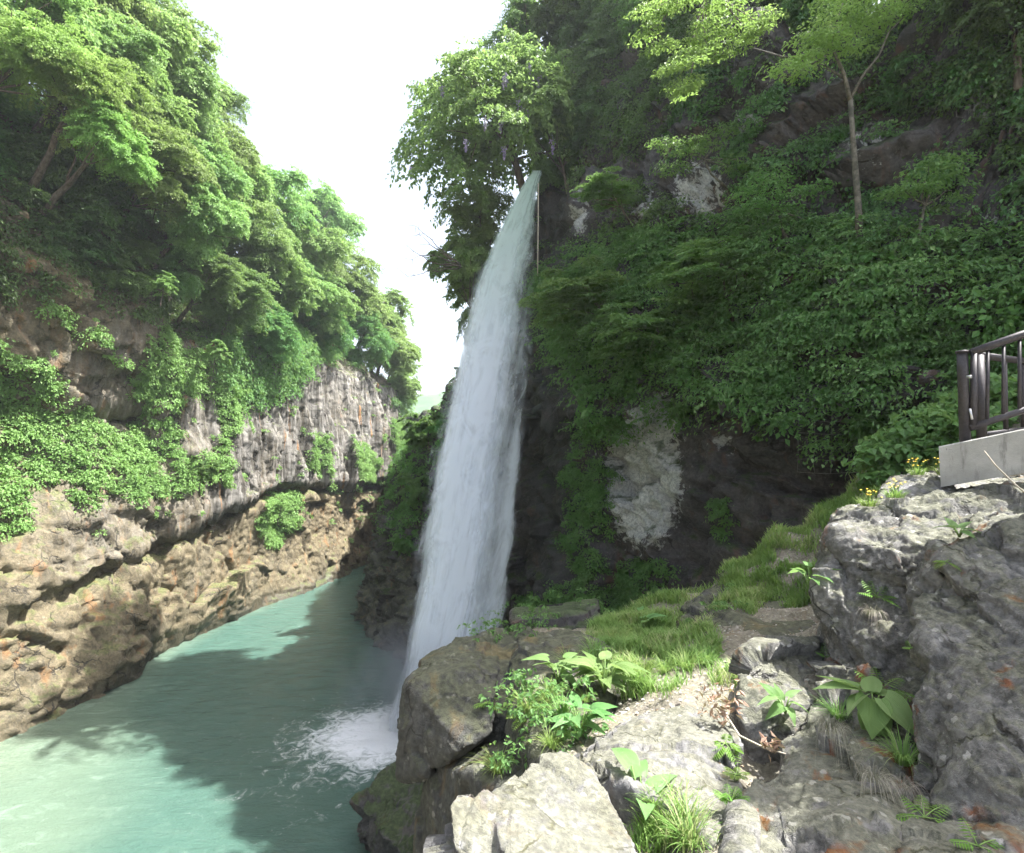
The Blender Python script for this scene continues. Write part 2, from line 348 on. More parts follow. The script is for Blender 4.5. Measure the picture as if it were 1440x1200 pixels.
def crown_mesh(kind, seed, mat, Rr=4., K=150, n=170, L=.19):
    g = np.random.default_rng(seed)
    d = nrm(g.normal(size=(K*2,3))); d = d[d[:,2] > -.75][:K]; K = len(d)
    lump = 1 + .30*perlin(d*1.6+seed*3.1) + .20*perlin(d*3.7+seed)
    r = Rr*lump*(g.random(K)**.38)
    if kind in ('broad','bush'):
        nl = 12; lc = nrm(g.normal(size=(nl,3))+np.array([0,0,.2]))*(Rr*(.30+.5*g.random(nl)))[:,None]; lc[:,2] *= .95
        lr = Rr*(.22+.24*g.random(nl)); li = g.integers(0,nl,K)
        d0 = nrm(d + np.array([0,0,.2])); Cl = lc[li] + d0*(lr[li]*(.35+.8*g.random(K)**.6))[:,None]
        Ul = .45*d0 + .2*nrm(Cl) + np.array([0,0,.7]) + g.normal(size=(K,3))*.2; tone = np.clip(g.random(nl)[li]*.5+.5*g.random(K),0,1)
        Rd = Rr*(.07+.13*g.random(K)); dr = nrm(d0*np.array([1,1,.3])+.4*g.normal(size=(K,3))+np.array([0,0,-.15]))
        return leaf_mesh('crown', [clumps(Cl, Ul, Rd, n, L, g, .30, .35, .6, .62, tone, dr, (1.55,.75))], mat)
    if kind == 'maple':      # flat tiers
        d2 = d*r[:,None]; C = d2*np.array([1,1,.6]) + g.normal(size=d2.shape)*Rr*.12; U = .3*d + np.array([0,0,1.]) + g.normal(size=d2.shape)*.15; Rd = Rr*(.14+.22*g.random(K))
        return leaf_mesh('crown', [clumps(C, U, Rd, int(n*.6), L*1.3, g, .20, .35, .8, .6)], mat)
    if kind == 'bush':
        C = d*r[:,None]*np.array([1,1,.75]); U = .7*d + np.array([0,0,.7]); Rd = Rr*(.22+.2*g.random(K))
        return leaf_mesh('crown', [clumps(C, U, Rd, n, L, g, .45, .5, .5)], mat)
CROWN = {}
for i in range(4):
    CROWN['bright', i] = crown_mesh('broad', 20+i, M['leaf_bright'], K=360, n=100, L=[.20,.17,.23,.19][i])
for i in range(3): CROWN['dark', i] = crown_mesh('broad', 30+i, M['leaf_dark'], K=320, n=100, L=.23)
for i in range(3): CROWN['mid', i] = crown_mesh('broad', 40+i, M['leaf_mid'], K=320, n=110, L=.18)
for i in range(2): CROWN['yellow', i] = crown_mesh('broad', 50+i, M['leaf_maple'], K=300, n=110, L=.17)
for i in range(2): CROWN['maple', i] = crown_mesh('maple', 60+i, M['leaf_maple'], 2., 46, 230, .13)
for i in range(3): CROWN['shade', i] = crown_mesh('maple', 70+i, M['leaf_mid'], 2., 60, 230, .13)
for i in range(2): CROWN['bush', i] = crown_mesh('bush', 80+i, M['leaf_mid'], 1.5, 60, 150, .13)
CROWN['lightbush', 0] = crown_mesh('bush', 90, M['leaf_cover'], 1.5, 60, 150, .14)
CR_R = {'bright':4.,'dark':4.,'mid':4.,'yellow':4.,'maple':2.,'shade':2.,'bush':1.5,'lightbush':1.5}
def curve_pts(a, b, n, wob, g):
    t = np.linspace(0,1,n)[:,None]; p = a*(1-t)+b*t
    w = np.cumsum(g.normal(size=(n,3)), 0)*wob; w -= w[0]*(1-t)+w[-1]*t
    return p+w
def tree(name, label, cat, base, centre, Rad, kind, var, group=None, sq=(1,1,1), trunk_r=None, limbs=9, bark='bark', rz=None, seed=0):
    g = np.random.default_rng(1000+seed); base = np.asarray(base, float); centre = np.asarray(centre, float)
    e = thing(name, label, cat, base, group)
    s = Rad/CR_R[kind]
    link('crown', CROWN[kind, var], e, centre-base, (0,0,g.random()*6.28 if rz is None else rz), (s*sq[0], s*sq[1], s*sq[2]))
    mb = MB(); h = np.linalg.norm(centre-base); r0 = trunk_r or .03*h+.05
    tp = curve_pts(base-np.array([0,0,.3]), centre+np.array([0,0,Rad*.35]), 9, .06*Rad/4, g)
    mb.tube(tp, np.linspace(r0, r0*.22, 9), 8)
    for k in range(limbs):
        i = g.integers(3, 8); d = nrm(g.normal(size=3)*np.array([1,1,.5])+np.array([0,0,.25]))
        end = centre + d*Rad*np.array(sq)*(.6+.3*g.random())*np.array([1,1,.8])
        lp = curve_pts(tp[i], end, 7, .07*Rad/4, g); lr = r0*(.5-.05*i)
        mb.tube(lp, np.linspace(max(lr,.02), .012, 7), 6)
        e2 = lp[4] + nrm(g.normal(size=3))*Rad*.35
        mb.tube(curve_pts(lp[3], e2, 5, .04, g), np.linspace(max(lr*.5,.014), .008, 5), 5)
    mb.build('trunk', M[bark], e, base)
    return e

# ------------------------------------------------------------------ cliffs
def resample(pts, n):
    pts = np.asarray(pts, float); d = np.r_[0, np.cumsum(np.linalg.norm(np.diff(pts[:,:2],axis=0),axis=1))]
    # smooth the polyline a little, keep denser samples where points are denser
    s = np.linspace(0, d[-1], n); out = np.stack([np.interp(s, d, pts[:,k]) for k in range(pts.shape[1])], 1)
    ker = np.ones(9)/9
    for k in range(pts.shape[1]):
        q = np.pad(out[:,k], 4, mode='edge'); out[:,k] = np.convolve(q, ker, 'valid')
    return s, out
def grid_faces(nu, nv):
    i = np.arange(nu-1)[:,None]*nv + np.arange(nv-1)[None]
    return np.stack([i, i+nv, i+nv+1, i+1], -1).reshape(-1,4)
def grid_normals(V, nu, nv):
    G = V.reshape(nu,nv,3); n = np.cross(np.gradient(G,axis=0), np.gradient(G,axis=1)); return nrm(n.reshape(-1,3))

# --- left cliff: x,y at the water line, crest z, seam z, nearness weight
LP = np.array([(-15,-14,14,-7,1),(-18,2,18,-7,1),(-20,12,20,-7,1),(-20.6,23,22,-7,1),(-20.0,30,22.5,-5.8,.6),(-19.9,35,22,-4.9,.6),(-20,39.5,21,-3.9,.05),
               (-19,48,19,-2.2,0),(-17,60,17.5,-2.5,0),(-15.3,72,14,-2.2,0),(-14.9,80,10.5,-2,0),(-17,88,8,-2,0),(-24,97,9,-2,0),(-40,108,10,-2,0)])
def left_cliff():
    nu, nv = 860, 350
    # uneven sampling: dense where seen from close by
    d = np.r_[0, np.cumsum(np.linalg.norm(np.diff(LP[:,:2],axis=0),axis=1))]
    s, q = resample(LP, nu)
    tan = nrm(np.gradient(q[:,:2],axis=0)); nx = np.stack([tan[:,1], -tan[:,0]], 1)   # towards the river
    zc = q[:,2]; seam = q[:,3]; w = q[:,4]
    v = np.linspace(0, 1.25, nv)
    zt = np.where(v <= 1, v, 1)
    Z = -13.5 + zt[None]*(zc[:,None]+13.5)
    back = np.clip(v-1, 0, 1)*60
    Z = Z + (back*.25)[None]
    hz = (Z - (seam+3.0)[:,None])      # height relative to seam (seam at -3)
    zn = [-13.5,-11,-8,-4.5,-2.5,2.2,2.8,3.6,5,7.5,9.5,12,20,32]; on = [1.2,0,-.5,-.9,-1.9,-5.3,-6.0,-4.8,-4.4,-2.5,-1.7,-2.6,-7,-14]
    zf = [-13.5,-11,-7,-3.5,-3.05,-2.6,-2.2,6,9,12,20,32]; of = [1.0,0,-.4,-.8,-3.0,-2.7,-.5,-1.3,-2.0,-4.0,-8,-15]
    off = w[:,None]*np.interp(Z, zn, on) + (1-w)[:,None]*np.interp(hz, zf, of)
    off = off - back[None]
    P = np.empty((nu,nv,3)); P[...,0] = q[:,0,None]+nx[:,0,None]*off; P[...,1] = q[:,1,None]+nx[:,1,None]*off; P[...,2] = Z
    P = P.reshape(-1,3); Nn = grid_normals(P, nu, nv)
    if (Nn[:,0].mean()) < 0: Nn = -Nn
    W = np.repeat(w, nv); H = hz.ravel(); z = P[:,2]
    low = sstep(-2.2, -3.2, H); 
    dsp = .9*fbm(P*.11+3, 3) 
    ct, st_ = math.cos(.42), math.sin(.42); Pr = np.stack([P[:,0], P[:,1]*ct-P[:,2]*st_, P[:,1]*st_+P[:,2]*ct], 1)
    blk = 1.05*facets(Pr*np.array([.22,.20,.26])+5, .45, .10, .25, .10) + .32*facets(Pr*np.array([.55,.50,.42])+1, .8, .14, .3, .10) + .13*facets(Pr*np.array([1.4,1.1,1.6]), .8, .2, .4, .10)
    blk = blk - (.17*sstep(28,42,P[:,1]))*facets(Pr*np.array([.55,.50,.42])+1, .8, .14, .3, .10) - (.07*sstep(28,42,P[:,1]))*facets(Pr*np.array([1.4,1.1,1.6]), .8, .2, .4, .10)
    blk += .05*facets(Pr*np.array([3.6,3.,4.]), .8, .1, .4, .1)
    colm = .42*ridged(P*np.array([.5,.5,.03])+2, 2) + .36*facets(P*np.array([.7,.7,.05])+8, .7, .25, .6, .12) + .15*facets(P*np.array([1.8,1.8,.12])+3, .7, .3, .5, .1) + .10*ridged(P*np.array([2.4,2.4,.10]),3) + .05*facets(P*np.array([3.,3.,1.2]),.8)
    wc = (1-W)*sstep(-2.6,-2.0,H)*sstep(13,9,H)
    dsp += blk*(1-.8*wc) + colm*wc*1.15
    dsp += .06*fbm(P*2.2, 4)*(1-.7*wc)
    fade = sstep(-13.2, -12, z)
    P = P + Nn*(dsp*fade)[:,None]
    wet = sstep(-9.6, -10.7, P[:,2]+.6*perlin(P*.7))*1.0*(.35+.65*sstep(24,34,P[:,1]))
    me = np_mesh('left_cliff', P, grid_faces(nu,nv)[:,::-1], M['rock_left'], attrs={'wet':wet,'lichen':np.zeros(len(P)),'grey':np.clip(wc+.35*perlin(P*.25)*wc,0,1)})
    tag(link('left_cliff', me), kind='structure')
    return P, grid_normals(P, nu, nv)*(1 if grid_normals(P,nu,nv)[:,0].mean()>0 else -1)
LV, LN = left_cliff()

# --- right cliff: x, y, crest z, weight of the bare overhung wall
RP = np.array([(-34,118,9,0),(-17.5,76,7,0),(-14.2,61,5,0),(-12,46,4,0),(-9.2,38.5,5,0),(-6.2,34.5,6.5,0),(-3.2,32.8,10.5,.35),(-.8,31.6,16.5,.9),(1.0,30.2,21,1),(1.8,28.6,22,1),
               (2.0,26.6,24,1),(3.9,23.6,25,1),(6.0,20,18,1),(7.4,17.6,14.5,1),(9.0,15.0,13.,1),(10.4,13.2,13,1),(11.8,11.8,20,1),(14,10,33,1),(16.5,7.6,37,1),(17.8,6.7,37,1),(18.8,5.9,21,1),(21.5,3.6,17,1),(24,1.,15,1),(28,-8,12,1)])  # out-of-view crest heights shaped to throw shade on ledge and river
def right_cliff():
    nu, nv = 780, 350
    s, q = resample(RP, nu)
    tan = nrm(np.gradient(q[:,:2],axis=0)); nx = np.stack([tan[:,1], -tan[:,0]], 1); nx = -nx
    # out of the rock: towards the river / viewer
    mid = nu*2//3
    if nx[mid] @ np.array([-.8,-.6]) < 0: nx = -nx
    zc = q[:,2]; w = q[:,3]
    v = np.linspace(0, 1.3, nv); zt = np.minimum(v, 1)
    Z = -13. + zt[None]*(zc[:,None]+13.); back = np.clip(v-1,0,1)*45
    Z = Z + (back*.16)[None]
    lip = 1.6 - 1.6*sstep(20, 12, q[:,1])
    zz = Z - lip[:,None]
    off = np.interp(zz, [-15,-4,-1.0,0,.8,3,7,12,20], [-.2,-.4,-.6,-.3,.7,.5,-.6,-1.5,-3.2])
    offs = np.interp(Z, [-13,-11,-8,-4,0,4,8,14], [1.,0.,-.7,-1.8,-3.2,-5.,-6.5,-8.5])
    off = w[:,None]*off + (1-w)[:,None]*offs - back[None]
    P = np.empty((nu,nv,3)); P[...,0] = q[:,0,None]+nx[:,0,None]*off; P[...,1] = q[:,1,None]+nx[:,1,None]*off; P[...,2] = Z
    P = P.reshape(-1,3); Nn = grid_normals(P, nu, nv)
    if (Nn.reshape(nu,nv,3)[mid,nv//3] @ np.array([-.8,-.6,0])) < 0: Nn = -Nn
    dsp = .6*fbm(P*.14+7, 3) + .75*facets(P*np.array([.33,.33,.40])+3, .7, .05) + .34*facets(P*np.array([.9,.9,1.1])+6, .8, .08) + .13*facets(P*2.4, .8, .1) + .05*facets(P*5.5, .8, .1) + .05*fbm(P*3., 3)
    P = P + Nn*(dsp*sstep(-12.8,-12,P[:,2]))[:,None]
    px, py = project(P)
    def blob(x, y, rx, ry): return np.exp(-(((px-x)/rx)**2+((py-y)/ry)**2)**1.5)
    lich = np.maximum.reduce([blob(905,670,62,110)*1.05, blob(930,590,40,45)*.8, blob(1015,625,35,25)*.55, blob(815,300,18,50)*.7, blob(985,270,55,55)*.66, blob(1050,175,40,35)*.5,
                              blob(1215,195,60,60)*.5, blob(1380,140,40,45)*.62, blob(1350,40,35,25)*.5, blob(1410,310,40,30)*.5, blob(900,290,40,40)*.6])
    lich *= (P[:,1] > 8)
    wet = np.maximum(blob(775,560,45,340)*1., sstep(-9.5,-10.8,P[:,2]))
    me = np_mesh('right_cliff', P, grid_faces(nu,nv), M['rock_right'], attrs={'wet':wet,'lichen':lich})
    tag(link('right_cliff', me), kind='structure')
    n = grid_normals(P, nu, nv)
    if (n.reshape(nu,nv,3)[mid,nv//3] @ np.array([-.8,-.6,0])) < 0: n = -n
    return P, n
RV, RN = right_cliff()

def surf_depth(V, Nn, px, py, tol=9):
    """distance at which the line of sight through (px,py) meets the rock surface"""
    qx, qy = project(V); m = (np.abs(qx-px) < tol) & (np.abs(qy-py) < tol) & (V[:,1] > 1)
    if not m.any(): return None
    return np.percentile(V[m,1], 12)
def cover(name, V, Nn, polys, holes, dens, Rr, n, L, mat, seed, jitter=14, flat=.45, upw=.6, wr=.6, lift=.12, thin=0., ymax=999, zmin=-10.2, frond=False):
    """creeping leaves on the rock wherever the photograph shows the rock overgrown"""
    g = np.random.default_rng(seed); px, py = project(V)
    jx = px + jitter*2.2*perlin(V*.55+2); jy = py + jitter*2.2*perlin(V*.55+30)
    m = np.zeros(len(V), bool)
    for p in polys: m |= inpoly(jx, jy, p)
    for h in holes: m &= ~inpoly(jx, jy, h)
    m &= (V[:,1] > 2) & (V[:,2] > zmin) & (V[:,1] < ymax)
    if thin: m &= (perlin(V*.8+11) > thin)
    idx = np.flatnonzero(m)
    k = int(dens); idx = g.choice(idx, min(k, len(idx)*3), replace=True)
    C = V[idx] + g.normal(size=(len(idx),3))*.12 + Nn[idx]*lift
    U = Nn[idx]*(1-upw) + np.array([0,0,upw]) + g.normal(size=(len(idx),3))*.15
    Rd = Rr*(.6+.9*g.random(len(idx)))
    tone = np.clip(.5+.6*perlin(C*.6+4)+.25*g.normal(size=len(idx)), 0, 1)
    dirs = nrm(Nn[idx]*np.array([1,1,.2])+g.normal(size=(len(idx),3))*.45-np.array([0,0,.35])) if frond else None
    me = leaf_mesh(name, [clumps(C, U, Rd, n, L, g, flat, .5, .5, wr, tone, dirs, (1.7,.7) if frond else (1.,1.))], mat)
    return tag(link(name, me), kind='stuff')

# left cliff vegetation
UP_L = [(-80,-200),(220,-200),(220,0),(285,110),(330,220),(400,290),(470,330),(520,400),(580,450),(598,520),(575,575),(545,520),(480,495),(430,515),(395,560),(345,560),(295,515),(275,470),(190,430),(100,410),(0,380),(-80,380)]
LIT_L = [(-80,470),(40,490),(80,530),(130,580),(160,610),(215,600),(262,640),(322,640),(328,688),(255,690),(205,705),(150,690),(120,720),(95,670),(60,690),(30,745),(-80,780)]
MIDL = [(185,540),(215,470),(290,480),(330,520),(345,570),(320,640),(200,620)]
HOLE_L = [[(0,440),(70,425),(150,470),(290,470),(265,540),(190,590),(130,590),(60,510)],[(255,560),(300,560),(305,640),(262,640)],[(215,645),(235,640),(245,670),(220,680)]]
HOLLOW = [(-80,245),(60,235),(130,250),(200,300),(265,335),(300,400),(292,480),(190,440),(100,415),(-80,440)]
cover('shade_toned_shrubbery', LV, LN, [HOLLOW], [HOLE_L[0]], 2600, .5, 40, .17, M['leaf_dark'], 41)  # darker leaf green stands in for the shade of the hollow
cover('undergrowth', LV, LN, [UP_L], [HOLE_L[0], HOLLOW], 9000, .60, 40, .21, M['leaf_mid'], 1, ymax=130, frond=True)  # duller leaf green paints in the shade pockets beneath the crowns
cover('creepers', LV, LN, [LIT_L, MIDL, [(372,700),(425,695),(420,735),(385,765),(365,745)],[(435,600),(462,640),(470,690),(440,660)],[(500,620),(528,640),(530,690),(505,680)],[(545,590),(600,590),(610,690),(570,700),(550,640)],[(60,425),(150,475),(180,510),(120,480),(40,440)]], HOLE_L[1:], 9500, .36, 46, .15, M['leaf_cover'], 2, jitter=10, lift=.1)
cover('ledge_creepers', LV, LN, [[(0,300),(300,300),(300,640),(0,640)],[(330,560),(570,520),(560,760),(340,740)],[(100,690),(340,690),(330,740),(100,760)]], [], 800, .25, 34, .13, M['leaf_cover'], 3, thin=.28)
# right cliff vegetation
VR = [(1500,-60),(1500,600),(1340,600),(1250,620),(1180,600),(1120,560),(1080,590),(1000,555),(960,575),(915,560),(880,585),(830,625),(818,560),(800,500),(770,470),(790,430),(780,380),(800,330),(815,260),(900,230),(960,330),(1030,300),(1100,340),(1240,330),(1340,310),(1440,330),(1440,260),(1330,200),(1100,100),(960,110),(830,110),(830,-60)]
BARE_R = [[(960,230),(1030,200),(1040,290),(960,320),(930,300)],[(800,280),(835,280),(835,360),(800,360)]]
cover('wall_foliage', RV, RN, [[(770,390),(830,350),(960,330),(1060,330),(1240,350),(1500,340),(1500,600),(1340,600),(1250,630),(1180,610),(1120,590),(1080,590),(1000,555),(960,575),(915,560),(880,585),(835,625),(818,560),(800,500),(770,470)]], [], 2100, .62, 66, .12, M['leaf_rcover'], 5, jitter=9, flat=.13, upw=.66, lift=.6, wr=.52, frond=True)
cover('wall_bushes', RV, RN, [[(770,390),(830,350),(960,330),(1060,330),(1240,350),(1500,340),(1500,600),(1340,600),(1250,630),(1180,610),(1120,590),(1080,590),(1000,555),(960,575),(915,560),(880,585),(835,625),(818,560),(800,500),(770,470)]], [], 1300, .42, 40, .17, M['leaf_mid'], 15, jitter=9, flat=.3, upw=.5, lift=.3, wr=.7, thin=.06)
cover('wall_ivy', RV, RN, [VR], BARE_R, 2600, .42, 40, .12, M['leaf_dark'], 6, jitter=20, flat=.3, upw=.55, lift=.2, thin=.06)
cover('hanging_ivy', RV, RN, [[(1290,-40),(1500,-40),(1500,300),(1400,280),(1370,120),(1300,60)],[(830,-60),(1120,-60),(1000,120),(900,240),(830,200)]], [], 2600, .45, 45, .11, M['leaf_dark'], 26, jitter=20, flat=.25, upw=.5, lift=.3, thin=-.25)
cover('upper_wall_foliage', RV, RN, [[(960,90),(1100,110),(1330,60),(1500,40),(1500,340),(1340,320),(1240,340),(1100,345),(1030,300),(960,240)]], BARE_R, 1100, .42, 42, .115, M['leaf_dark'], 27, jitter=20, flat=.2, upw=.55, lift=.3, thin=.10)
cover('wall_creeper', RV, RN, [[(805,640),(860,660),(865,760),(850,800),(905,820),(905,860),(830,860),(800,780)],[(860,780),(945,800),(930,870),(740,880),(730,830),(800,830)],[(1010,700),(1030,720),(1020,760),(1000,740)],[(820,580),(850,600),(840,650),(815,640)]], [], 900, .30, 46, .11, M['leaf_rcover'], 7, jitter=9, lift=.15)
cover('bank_foliage', RV, RN, [[(600,330),(690,300),(700,420),(655,470),(640,560),(600,600),(545,620),(535,720),(560,760),(620,780),(600,880),(660,880),(760,240),(700,260)]], [], 3400, .5, 40, .16, M['leaf_mid'], 8, jitter=8, lift=.2)

# ------------------------------------------------------------------ trees
def left_base(px, py, d, Rd=3.):
    c = at(px, py, d); b = c.copy()
    # root on the cliff face behind and below the crown
    j = np.argmin(((LV-np.array([c[0]-1.2, c[1]+.8, c[2]-Rd*.6]))**2).sum(1)); return LV[j]
GL = 'trees clinging to the left side of the gorge'
left_trees = [
 (10,25,24.5,3.5,'bright',0,'bright tree in the top corner of the picture, far up the left cliff'),
 (95,20,28,3.6,'bright',1,'bright leafy tree along the top edge, second in from the corner'),
 (170,45,32,3.7,'bright',2,'tall pale green tree on the ridge with its top cut off by the picture edge'),
 (222,88,36,3.3,'bright',3,'uppermost full tree on the left skyline, ragged against the white sky'),
 (55,95,24,2.5,'yellow',0,'yellow-green maple spreading below the top corner tree'),
 (120,135,25.5,2.4,'yellow',1,'yellow-green maple with a long bare grey branch showing'),
 (155,212,26.5,2.1,'yellow',0,'lowest yellowish maple fringe hanging over the dark recess'),
 (248,165,37,3.2,'bright',0,'rounded tree on the left skyline, second bump going down'),
 (190,155,30.5,2.8,'bright',2,'dense tree between the yellow maples and the skyline'),
 (292,215,41,3.2,'bright',1,'rounded tree on the left skyline, third bump going down'),
 (232,250,31,2.8,'bright',3,'dense tree just under the skyline, over the dark hollow'),
 (330,265,45,3.3,'bright',2,'feathery tree on the left skyline with a loose twig above it'),
 (275,310,33,2.5,'bright',0,'lower tree with drooping sprays over the shadowed hollow'),
 (385,285,51,3.3,'bright',3,'tree on the left skyline where the slope flattens out'),
 (335,335,43,3.0,'bright',1,'broad tree at mid height, directly above the bare rock pillars'),
 (455,318,82,5.2,'bright',2,'hazy far tree rising behind the left skyline'),
 (425,355,55,3.4,'bright',0,'sunlit tree in front of the hazy far tree'),
 (385,400,47.5,3.0,'bright',2,'sunlit tree halfway down the slope above the pillars'),
 (482,392,65,3.9,'bright',1,'sunlit tree on the descending skyline before the gap of sky'),
 (450,440,58,3.1,'bright',3,'low tree sitting right on top of the grey pillars'),
 (540,440,76,4.0,'bright',0,'tree near the end of the left ridge'),
 (515,480,68,3.0,'mid',1,'darker tree overhanging the farthest pillars'),
 (560,502,82,3.2,'bright',3,'last tree of the left ridge, leaning towards the waterfall'),
 (500,440,68,3.6,'bright',0,'sunlit tree between the descending skyline and the darker tree over the pillars'),
 (545,465,86,2.8,'bright',1,'outermost sunlit tree of the ridge, its tip against the sky gap'),
 (548,500,75,3.4,'bright',2,'sunlit tree between the darker overhanging tree and the ridge end'),
 (465,470,60,2.8,'mid',2,'deep green tree hanging over the middle pillars'),
 (565,566,84,2.2,'bright',3,'lowest tree of the ridge end, close to the waterfall'),
 (562,545,80,2.6,'bright',2,'small tree hanging down at the end of the left ridge'),
 (335,430,40,2.5,'mid',0,'deep green tree beside the dark overhang'),
 (385,478,46,2.4,'mid',2,'deep green tree drooping over the top of the grey pillars'),
 (180,300,33,2.6,'dark',0,'dark shaded tree under the yellow maples'),  # dark crowns from here on put the hollow's shade into the leaf colour
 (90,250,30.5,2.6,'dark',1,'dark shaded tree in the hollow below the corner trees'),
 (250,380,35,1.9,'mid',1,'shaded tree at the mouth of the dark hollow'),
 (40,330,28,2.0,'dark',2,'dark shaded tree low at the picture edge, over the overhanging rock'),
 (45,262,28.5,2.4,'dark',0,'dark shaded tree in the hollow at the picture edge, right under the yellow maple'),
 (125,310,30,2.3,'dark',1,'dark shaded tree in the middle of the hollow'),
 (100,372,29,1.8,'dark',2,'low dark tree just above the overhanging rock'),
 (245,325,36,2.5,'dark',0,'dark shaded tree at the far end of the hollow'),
 (180,378,31.5,1.7,'mid',1,'shaded tree on the brow of the overhanging rock'),
 (300,400,37,1.9,'mid',0,'shaded tree between the hollow and the deep green trees'),
 (300,150,42,2.0,'bright',1,'slim tree top poking out beside the uppermost skyline tree'),
 (430,410,54,2.6,'bright',2,'sunlit tree in the middle of the far slope'),
 (360,360,45,2.6,'bright',0,'sunlit tree just below the loose skyline twig'),
 (290,260,38,2.6,'bright',3,'sunlit tree in the middle of the tall slope'),
 (150,95,29,2.8,'bright',1,'sunlit tree between the two yellow maples and the top edge'),
]
for i, (px,py,d,Rd,k,v,lab) in enumerate(left_trees):
    c = at(px,py,d); b = left_base(px,py,d,Rd)
    tree('cliff_tree', lab, 'tree', b, c, Rd*(1.22 if d > 33 else 1.12), k, v, GL, seed=i, limbs=8)
for i, (px,py,d,Rd,k,lab) in enumerate([(232,405,31,.95,'lightbush','pale green shrub on the lip of the dark overhanging rock'),(305,500,37,1.1,'lightbush','sunlit shrub at the edge of the shadow beside the overhang'),
        (285,665,34.5,1.15,'bush','round shrub at the foot of the sunlit green slope'),(590,640,60,2.2,'lightbush','sunlit bush on the far bank in the gap beside the falls'),(395,720,42,.9,'lightbush','small shrub just under the dark crack in the cliff')]):
    c = at(px,py,d); tree('cliff_shrub', lab, 'shrub', c-np.array([.2,0,Rd*.8]), c, Rd, k, 0, 'shrubs on the left cliff', seed=60+i, limbs=5, trunk_r=.04)
# right side
GR = 'trees on the right side of the gorge'
wist = tree('wisteria_tree', 'rounded sunlit tree hung with purple wisteria, leaning out above the waterfall top', 'tree', at(742,300,31), at(702,186,30), 5.3, 'bright', 1, GR, (1.0,1,1.10), .28, 12, seed=80)
for i, (px,py,dd) in enumerate([(735,148,27.0),(729,140,27.2),(742,152,27),(745,85,27.4),(750,100,27.3),(757,108,27.4),(708,108,27.2),(712,102,27.3),(682,165,26.6),(704,170,26.8),(655,195,26.4),(622,120,27),(578,235,28.8),(777,196,27.3),(709,208,26.8)]):
    g = np.random.default_rng(300+i); n = 90; t = g.random(n); hgt = .55+.35*g.random()
    C = np.stack([g.normal(size=n)*.085*(1-.8*t), g.normal(size=n)*.085*(1-.8*t), -t*hgt], 1); top = at(px,py,dd)
    V, Fc = leaf_quads(C, g.normal(size=(n,3)), g.normal(size=(n,3)), np.full(n,.085), np.full(n,.07))
    link('blossoms', np_mesh('blossoms', V, Fc, M['wisteria'], False, fattrs={'rnd':g.random(n)}), wist, top-np.array(wist.location))
right_trees = [
 ('evergreen_tree',(800,60,33,4.4,'dark',0,'tall dark evergreen on the crest behind the wisteria tree'),(820,190,33)),
 ('evergreen_tree',(735,45,34,2.4,'mid',0,'lighter tree top on the right skyline beside the white sky'),(760,150,34)),
 ('evergreen_tree',(900,130,28,3.2,'dark',1,'dark evergreen tree to the right of the wisteria tree'),(905,240,28)),
 ('evergreen_tree',(845,190,28.5,2.3,'dark',2,'dark tree drooping right of the waterfall lip'),(850,260,28.5)),
 ('evergreen_tree',(930,30,25,2.6,'mid',1,'mid green tree behind the bright maple sprays at the top'),(940,170,25)),
 ('evergreen_tree',(1075,30,21,2.4,'dark',2,'dark evergreen between the two bright maples at the top edge'),(1080,140,21)),
 ('evergreen_tree',(1330,-30,15,1.7,'dark',0,'dark tree along the top edge, right of the forked maple'),(1330,90,15)),
 ('evergreen_tree',(775,125,30.5,2.9,'bright',0,'sunlit tree merging with the right side of the wisteria crown'),(800,230,31)),
 ('evergreen_tree',(780,215,29.5,1.9,'mid',1,'leafy tree bending over the lip of the waterfall'),(800,270,29.5)),
 ('evergreen_tree',(870,60,30,3.2,'dark',1,'dark evergreen between the crest tree and the bright maple spray'),(880,190,30)),
 ('evergreen_tree',(1000,120,23.5,2.2,'dark',0,'dark evergreen hanging below the bright maple spray'),(1010,200,23)),
 ('evergreen_tree',(1180,-10,17.5,1.7,'dark',1,'dark tree on the crest behind the crown of the forked maple'),(1180,80,18)),
 ('evergreen_tree',(1420,20,13,1.3,'dark',2,'dark tree in the top right corner'),(1430,110,13)),
]
for i, (nm,(px,py,d,Rd,k,v,lab),bs) in enumerate(right_trees):
    tree(nm, lab, 'tree', at(*bs), at(px,py,d), Rd, k, v, GR, seed=100+i, sq=(1,1,.8 if k=='maple' else 1))
